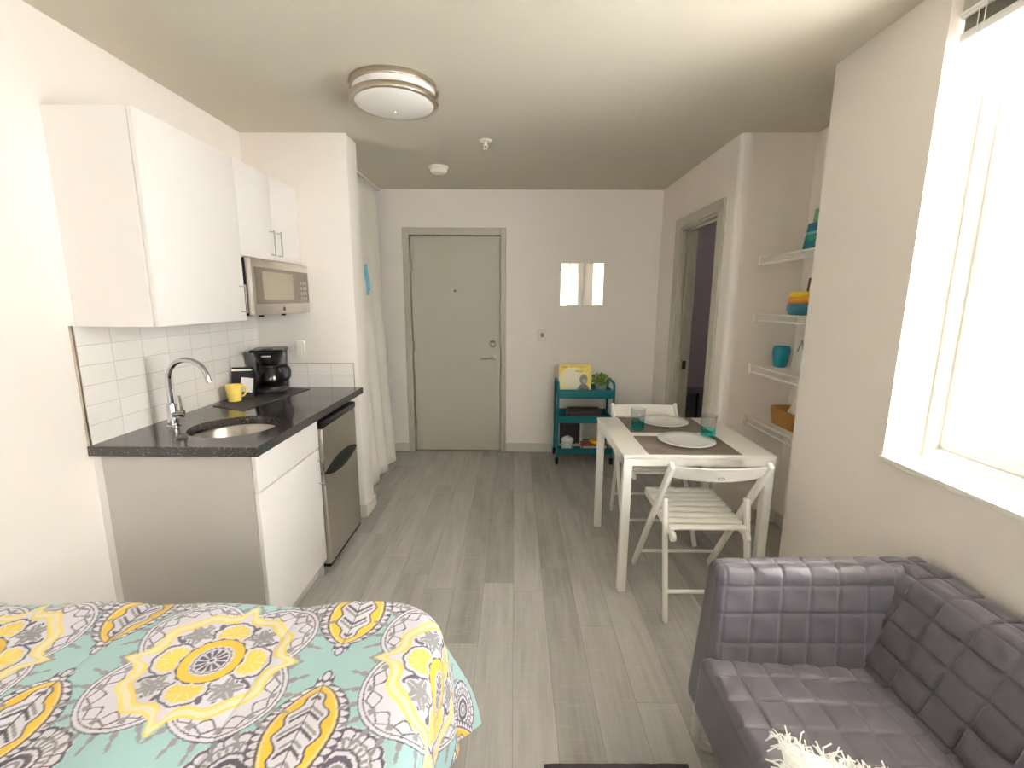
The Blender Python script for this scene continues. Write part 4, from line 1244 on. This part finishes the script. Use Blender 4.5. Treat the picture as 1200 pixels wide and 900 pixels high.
# white fringed cushion on the seat
t = thing('throw_cushion', 'white fringed cushion lying on the grey sofa seat', 'cushion', (0.72, 0.655, 0.398), math.radians(-25))
def cush(u, v, s):
    a, b = u * 2 - 1, v * 2 - 1
    hgt = 0.05 * ((1 - a * a) * (1 - b * b)) ** 0.45
    k = 1 - 0.07 * (1 - a * a) - 0.0; k2 = 1 - 0.07 * (1 - b * b)
    return Vector((a * 0.2 * k2, b * 0.2 * k, 0.052 + s * hgt + 0.012 * (a * a + b * b) * 0.0))
m = MB(); m.grid(lambda u, v: cush(u, v, 1), 26, 26); m.grid(lambda u, v: cush(u, v, -1), 26, 26)
m.build('cushion_body', 'fringe', t, world=False, weld=True, smooth=80)
m = MB(); rnd = random.Random(11)
for side in range(4):
    for k in range(170):
        f = rnd.random() * 2 - 1
        e = [(f, 1), (f, -1), (1, f), (-1, f)][side]
        nrm = [(0, 1), (0, -1), (1, 0), (-1, 0)][side]
        p = cush((e[0] + 1) / 2, (e[1] + 1) / 2, 1) - Vector((nrm[0], nrm[1], 0)) * rnd.uniform(0, 0.03) + Vector((0, 0, rnd.uniform(0, 0.02)))
        d = Vector((nrm[0] + rnd.gauss(0, 0.45), nrm[1] + rnd.gauss(0, 0.45), rnd.gauss(-0.1, 0.35))).normalized()
        L = rnd.uniform(0.02, 0.042)
        c1 = p + d * L * 0.5 + Vector((rnd.gauss(0, .004), rnd.gauss(0, .004), rnd.gauss(0.002, .004)))
        c2 = p + d * L + Vector((rnd.gauss(0, .006), rnd.gauss(0, .006), rnd.gauss(-0.006, .006)))
        m.tube([p, c1, c2], 0.0017, 5)
for k in range(420):
    u, v = rnd.random(), rnd.random()
    p = cush(u, v, 1) - Vector((0, 0, 0.002)); an = rnd.random() * 6.28
    d = Vector((math.cos(an), math.sin(an), 0.5)).normalized()
    q = p + d * 0.012; q2 = q + Vector((d.x, d.y, -0.5)) * 0.012
    m.tube([p, q, q2], 0.0021, 4)
fr = m.build('fringe', 'fringe', t, world=False, smooth=60); fr['kind'] = 'stuff'

# ------------------------------------------------------------------ rug
o = MB()
vs, fs = rbox((0.46, 1.0, 0.012), 0.005, 0.04, lambda p, n: 0.0008 * math.sin(p.x * 90 + p.y * 77))
o.add([Matrix.Rotation(math.radians(0.6), 4, 'Z') @ p + Vector((0.335, 0.735, 0.0065)) for p in vs], fs)
tag(o.build('floor_rug', 'rug', None, smooth=60), 'dark grey rug on the floor between bed and sofa', 'rug')

# ------------------------------------------------------------------ bed
BX0, BX1, BYF, BYN = -1.61, -0.25, 1.17, -0.85
t = thing('bed', 'bed in the near left corner under the patterned comforter', 'bed', (-0.95, 0.15, 0))
m = MB(); vs, fs = rbox((BX1 - BX0, BYF - BYN, 0.28), 0.05, 0.05)
m.add([p + Vector(((BX0 + BX1) / 2, (BYF + BYN) / 2, 0.405)) for p in vs], fs); m.build('mattress', 'mattress', t, smooth=60)
MB().box(BX0 + 0.02, BX1 - 0.03, BYN + 0.02, BYF - 0.03, 0.13, 0.263, 0.006, 2).build('bed_base', 'bedwood', t)
for x in (BX0 + 0.06, BX1 - 0.08):
    for y in (BYN + 0.08, BYF - 0.09):
        MB().cyl((x, y, 0), (x, y, 0.132), 0.025).build('leg', 'bedwood', t)

# comforter: flat cloth coordinates s,t draped over the mattress corner
def paint(X, Y):
    n = X.shape[0]
    C = np.zeros((n, 3))
    def c(*v): return np.array(lin(v))
    AQ, DK, WH, GR, YE, YP_, CR = c(170, 206, 207), c(92, 84, 100), c(230, 226, 236), c(150, 148, 152), c(226, 188, 62), c(236, 216, 118), c(240, 230, 200)
    C[:] = AQ
    # ---- leaves (ogee drops) with fan paisleys
    def leaf(cx, ty_, sg):
        s = X - cx; tt = (Y - ty_) * sg
        near = (np.abs(s) < 0.24) & (tt > -0.05) & (tt < 0.40)
        idx = np.where(near)[0]
        if idx.size == 0: return
        s = s[idx]; tt = tt[idx]; K = C[idx]
        # fans
        for sd in (-1, 1):
            a = s - sd * 0.105; b = tt - 0.215
            r = np.hypot(a, b * 1.0); ph = np.arctan2(b, a * sd)
            R = 0.088 * (1 + 0.05 * np.abs(np.sin(ph * 9)))
            ins = r < R
            K[ins] = WH
            for rr, w in ((0.083, 0.0035), (0.062, 0.003), (0.042, 0.003), (0.026, 0.006), (0.012, 0.004)):
                mm = np.abs(r - rr * (1 + 0.05 * np.abs(np.sin(ph * 9)))) < w
                K[mm] = DK if rr in (0.083, 0.042, 0.026) else GR
            mm = (r < 0.083) & (r > 0.062) & (np.abs(np.sin(ph * 9)) < 0.22); K[mm] = DK
            mm = (r < 0.060) & (r > 0.044) & (np.sin(ph * 26) > 0.2); K[mm] = GR
        q = np.clip((tt - 0.012) / 0.27, 0, 1)
        w = 0.074 * np.sin(PI * q ** 0.8) ** 0.85
        d = np.abs(s) - w
        # distance-ish along outline for beads
        al = tt * 1.25
        bead = np.abs(np.sin(al * PI / 0.021))
        ok = (tt > -0.012) & (tt < 0.27)
        band = ok & (d < 0.021) & (d >= -0.004)
        K[band] = DK
        K[ok & (d < 0.0035 + 0.0145 * bead) & (d >= 0.0015) & (bead > 0.3)] = WH
        ins = ok & (d < -0.004)
        K[ins] = YE
        K[ins & (d < -0.006) & (d > -0.011)] = CR * 0.5 + YE * 0.5
        d2 = d + 0.027 + 0.006 * np.sin(tt * 120)
        K[ins & (d2 < 0.0)] = DK
        K[ins & (d2 < -0.005)] = WH
        K[ins & (d2 < -0.012) & (np.abs(np.sin(tt * 75 - np.abs(s) * 60)) < 0.33)] = DK
        K[ins & (d2 < -0.012) & (np.abs(np.sin(tt * 75 - np.abs(s) * 60 + 1.1)) < 0.3)] = GR
        K[ins & (np.abs(s) < 0.002)] = DK
        tip = (np.hypot(s, (tt + 0.012) * 0.7) < 0.012); K[tip] = DK
        tip = (np.hypot(s, (tt + 0.012) * 0.7) < 0.008); K[tip] = WH
        C[idx] = K
    def medal(cx, cy):
        dx = (X - cx) / 0.88; dy = (Y - cy) / 0.88
        near = (np.abs(dx) < 0.36) & (np.abs(dy) < 0.36)
        idx = np.where(near)[0]
        if idx.size == 0: return
        dx = dx[idx]; dy = dy[idx]; K = C[idx]
        u = np.abs(dx); v = np.abs(dy); r = np.hypot(dx, dy); th = np.arctan2(dy, dx)
        lx, ly = u - 0.112, v - 0.1
        ph = np.arctan2(ly, lx); dl = np.hypot(lx, ly) - 0.128
        # sprigs
        sp = ph * 10 / PI
        fr = np.abs(sp - np.round(sp)) * PI / 10 * (dl + 0.128)
        hh = dl - 0.006
        spr = (hh > 0) & (hh < 0.052) & (fr < 0.0018 + 0.0075 * np.abs(np.sin(hh * PI / 0.026)) * (1 - hh / 0.07))
        outq = (lx > -0.02) & (ly > -0.02) | (dl > 0) & ((u > 0.1) | (v > 0.1))
        K[spr & outq] = GR
        K[dl < 0.008] = DK
        K[dl < 0.0045] = WH
        K[dl < -0.004] = DK
        K[dl < -0.0075] = WH
        e = dl + 0.014 + 0.036 * np.abs(np.sin(ph * 5))
        K[(dl < -0.0075) & (np.abs(e) < 0.0028)] = DK
        e2 = dl + 0.012 + 0.014 * np.abs(np.cos(ph * 5))
        K[(dl < -0.0075) & (np.abs(e2) < 0.0024)] = DK
        K[(dl < -0.012) & (dl > -0.03) & (np.abs(np.cos(ph * 5)) > 0.93)] = GR
        # yellow ribbon
        ax = np.abs(((th + PI / 4) % (PI / 2)) - PI / 4)     # angle from nearest axis
        rr = 0.190 + 0.040 * np.exp(-(ax / 0.075) ** 2) - 0.02 * np.exp(-((ax - 0.3) / 0.16) ** 2) + 0.008 * np.cos(ax * 8 + PI)
        db = r - rr
        K[db < 0.0165] = YP_
        K[np.abs(db) < 0.0075] = CR
        inn = db < -0.0165
        K[inn] = WH
        K[inn & (db > -0.0205)] = YE * 0.6 + WH * 0.4
        # dark drops inside the ribbon, off the axes
        a24 = th * 26 / (2 * PI); fr = np.abs(a24 - np.round(a24)) * 2 * PI / 26 * r
        rad = db + 0.043
        K[inn & (ax > 0.22) & ((fr / 0.0095) ** 2 + (rad / 0.018) ** 2 < 1)] = DK
        # scroll line
        K[inn & (np.abs(db + 0.068 + 0.006 * np.sin(th * 24)) < 0.0035)] = DK
        # grey flowers on diagonals
        fx, fy = u - 0.094, v - 0.094; fr_ = np.hypot(fx, fy); fa = np.arctan2(fy, fx) - PI / 4
        rim = 0.043 * (0.78 + 0.22 * np.cos(fa * 5))
        K[inn & (fr_ < rim + 0.004)] = WH
        K[inn & (fr_ < rim)] = GR
        K[inn & (fr_ < rim) & (np.abs(np.sin(fa * 2.5)) < 0.09) & (fr_ > 0.008)] = WH
        # yellow shells on the axes
        big = np.maximum(u, v); sm = np.minimum(u, v)
        sx, sy = big - 0.105, sm; sr_ = np.hypot(sx, sy); sa = np.arctan2(sy, sx)
        rim = 0.043 * (0.9 + 0.1 * np.abs(np.cos(sa * 4)))
        K[inn & (sr_ < rim + 0.012)] = WH
        K[inn & (np.abs(sr_ - rim - 0.012) < 0.003)] = DK
        K[inn & (sr_ < rim)] = YP_ * 0.55 + YE * 0.45
        K[inn & (sr_ < rim) & (sr_ > 0.012) & (np.abs(np.sin(sa * 4)) < 0.16)] = CR
        # centre
        r = r / 0.9
        ro = r / (1 + 0.03 * np.cos(th * 14))
        K[ro < 0.1] = WH
        K[ro < 0.094] = DK
        K[r < 0.089] = YE
        K[r < 0.061] = WH
        rs = r / (1 + 0.04 * np.cos(th * 16))
        K[rs < 0.054] = DK
        K[rs < 0.050] = WH
        sec = np.abs(((th * 12 / (2 * PI)) % 1) - 0.5) < 0.33
        K[(r < 0.044) & (r > 0.013) & sec] = DK
        K[r < 0.007] = DK
        C[idx] = K
    P = 0.61
    for i in range(-1, 3):
        cx = -1.045 + P * i
        for cy in (0.978, ):
            leaf(cx, cy - 0.05, -1); leaf(cx, cy + 0.05, 1)
            leaf(cx, cy - 1.05, -1); leaf(cx, cy - 0.95, 1)
    for i in range(-1, 3):
        cx = -0.735 + P * i
        medal(cx, 0.985); medal(cx, 0.985 - 1.0)
    return C

def comforter():
    XE, YE_, rc, r0 = -0.245, 1.175, 0.10, 0.062
    OS, OF = 0.40, 0.20
    ss = np.concatenate([np.linspace(-1.622, XE, 560), np.linspace(XE, XE + OS, 170)[1:]])
    tt = np.concatenate([np.linspace(-0.85, 0.55, 70), np.linspace(0.55, YE_ + OF, 320)[1:]])
    S, T = np.meshgrid(ss, tt)
    S = S.ravel(); T = T.ravel()
    a = np.maximum(S - (XE - rc), 0); b = np.maximum(T - (YE_ - rc), 0)
    d = np.hypot(a, b); dd = np.where(d < 1e-9, 1, d)
    ux, uy = a / dd, b / dd
    corner = (2 * ux * uy) ** 2
    o = np.maximum(d - rc, 0)
    arc = r0 * PI / 2
    flare = 0.02 + 0.40 * corner
    ext = np.maximum(o - arc, 0)
    hor = np.where(o < arc, r0 * np.sin(np.minimum(o, arc) / r0), r0 + flare * ext)
    drop = np.where(o < arc, r0 * (1 - np.cos(np.minimum(o, arc) / r0)), r0 + ext * np.sqrt(1 - flare ** 2))
    # gentle folds in the hanging sides
    hor = hor + ext * 0.10 * np.sin(T * 24 + 0.6) * (uy < 0.25) * np.minimum(1, ext / 0.1)
    base = np.minimum(d, rc) + hor
    Xp = np.where(d > 0, np.minimum(S, XE - rc) + ux * base, S)
    Yp = np.where(d > 0, np.minimum(T, YE_ - rc) + uy * base, T)
    puff = 0.010 * np.abs(np.sin((S + 1.045) * PI / 0.44)) ** 0.5 + 0.006 * np.sin(S * 9 + T * 4) + 0.004 * np.sin(S * 17 - T * 13) + 0.003 * np.sin(T * 29 + S * 5)
    fade = np.exp(-ext * 12)
    Zp = 0.592 - drop + (puff - 0.006) * fade
    Zp = np.maximum(Zp, 0.02)
    cols = paint(S, T)
    seam = np.abs(((S + 1.045 + 0.22) % 0.44) - 0.22)
    cols[seam < 0.0022] *= 0.8
    nv, nu = len(tt), len(ss)
    me = bpy.data.meshes.new('comforter')
    verts = np.stack([Xp, Yp, Zp], 1)
    i = np.arange(nu - 1)[None, :] + np.arange(nv - 1)[:, None] * nu
    F = np.stack([i, i + 1, i + nu + 1, i + nu], -1).reshape(-1, 4)
    me.vertices.add(len(verts)); me.vertices.foreach_set('co', verts.astype(np.float32).ravel())
    me.loops.add(F.size); me.loops.foreach_set('vertex_index', F.astype(np.int32).ravel())
    me.polygons.add(len(F)); me.polygons.foreach_set('loop_start', np.arange(0, F.size, 4, dtype=np.int32))
    me.update(calc_edges=True)
    me.polygons.foreach_set('use_smooth', np.ones(len(F), dtype=bool))
    at = me.color_attributes.new('print', 'FLOAT_COLOR', 'POINT')
    at.data.foreach_set('color', np.concatenate([cols, np.ones((len(cols), 1))], 1).astype(np.float32).ravel())
    me.materials.append(MT['comforter'])
    o = bpy.data.objects.new('comforter', me); COL.objects.link(o)
    md = o.modifiers.new('thickness', 'SOLIDIFY'); md.thickness = 0.008; md.offset = -1
    return tag(o, 'aqua comforter printed with yellow and grey medallions on the bed', 'comforter')
comforter()

# ------------------------------------------------------------------ light
w = bpy.data.worlds.new('sky'); SC.world = w; w.use_nodes = True
nt = w.node_tree; nt.nodes.clear()
bg = nt.nodes.new('ShaderNodeBackground'); wo = nt.nodes.new('ShaderNodeOutputWorld')
tc = nt.nodes.new('ShaderNodeTexCoord'); sp = nt.nodes.new('ShaderNodeSeparateXYZ'); mr = nt.nodes.new('ShaderNodeMapRange'); mx = nt.nodes.new('ShaderNodeMix'); mx.data_type = 'RGBA'
nt.links.new(tc.outputs['Generated'], sp.inputs[0]); nt.links.new(sp.outputs[2], mr.inputs[0])
mr.inputs[1].default_value = -0.3; mr.inputs[2].default_value = 0.6
mx.inputs[6].default_value = (0.85, 0.85, 0.86, 1); mx.inputs[7].default_value = (0.95, 0.975, 1.0, 1)
nt.links.new(mr.outputs[0], mx.inputs[0]); nt.links.new(mx.outputs[2], bg.inputs[0]); nt.links.new(bg.outputs[0], wo.inputs[0])
bg.inputs[1].default_value = 22.0
def portal(name, loc, rot, sx, sy):
    L = bpy.data.lights.new(name, 'AREA'); L.shape = 'RECTANGLE'; L.size = sx; L.size_y = sy
    L.cycles.is_portal = True
    o = bpy.data.objects.new(name, L); COL.objects.link(o); o.location = loc; o.rotation_euler = rot
    return o
portal('window_portal', (1.60, (YW0 + YW1) / 2, (ZW0 + ZW1) / 2), (0, PI / 2, 0), ZW1 - ZW0, YW0 - YW1)
portal('window_portal', ((RX0 + RX1) / 2, YR - 0.13, (RZ0 + RZ1) / 2), (PI / 2, 0, 0), RX1 - RX0, RZ1 - RZ0)
bl = bpy.data.lights.new('bathroom_fill', 'POINT'); bl.energy = 1.3; bl.shadow_soft_size = 0.12; bl.color = (1, 0.94, 0.9)  # added fill light with no fixture, lifts the dark view through the doorway
bo = bpy.data.objects.new('bathroom_fill', bl); COL.objects.link(bo); bo.location = (2.2, 3.7, 2.2)
sl = bpy.data.lights.new('sun', 'SUN'); sl.energy = 24.0; sl.angle = 0.02; sl.color = (1, 0.985, 0.97)
so = bpy.data.objects.new('sun', sl); COL.objects.link(so); so.rotation_euler = (math.radians(8), math.radians(-50), 0)

# ------------------------------------------------------------------ camera
p, y, r = [math.radians(v) for v in (-10.295, -0.309, 0.272)]
fw = Vector((math.sin(y) * math.cos(p), math.cos(y) * math.cos(p), math.sin(p)))
rt = fw.cross(Vector((0, 0, 1))).normalized(); up = rt.cross(fw)
rt, up = rt * math.cos(r) + up * math.sin(r), -rt * math.sin(r) + up * math.cos(r)
cam = bpy.data.cameras.new('camera'); co = bpy.data.objects.new('camera', cam); COL.objects.link(co)
mt = Matrix((rt, up, -fw)).transposed().to_4x4(); mt.translation = (0, 0, 1.461)
co.matrix_world = mt
cam.sensor_fit = 'HORIZONTAL'; cam.sensor_width = 36.0; cam.lens = 541.556 / 1200 * 36.0
cam.clip_start = 0.02
SC.camera = co

SC.view_settings.view_transform = 'Standard'
SC.view_settings.look = 'None'
SC.view_settings.exposure = 1.18
SC.view_settings.gamma = 1.0
SC.view_settings.use_curve_mapping = False
SC.cycles.max_bounces = 14
SC.cycles.diffuse_bounces = 9
SC.cycles.glossy_bounces = 6
SC.cycles.transparent_max_bounces = 16
SC.cycles.use_denoising = True
SC.cycles.sample_clamp_indirect = 8.0
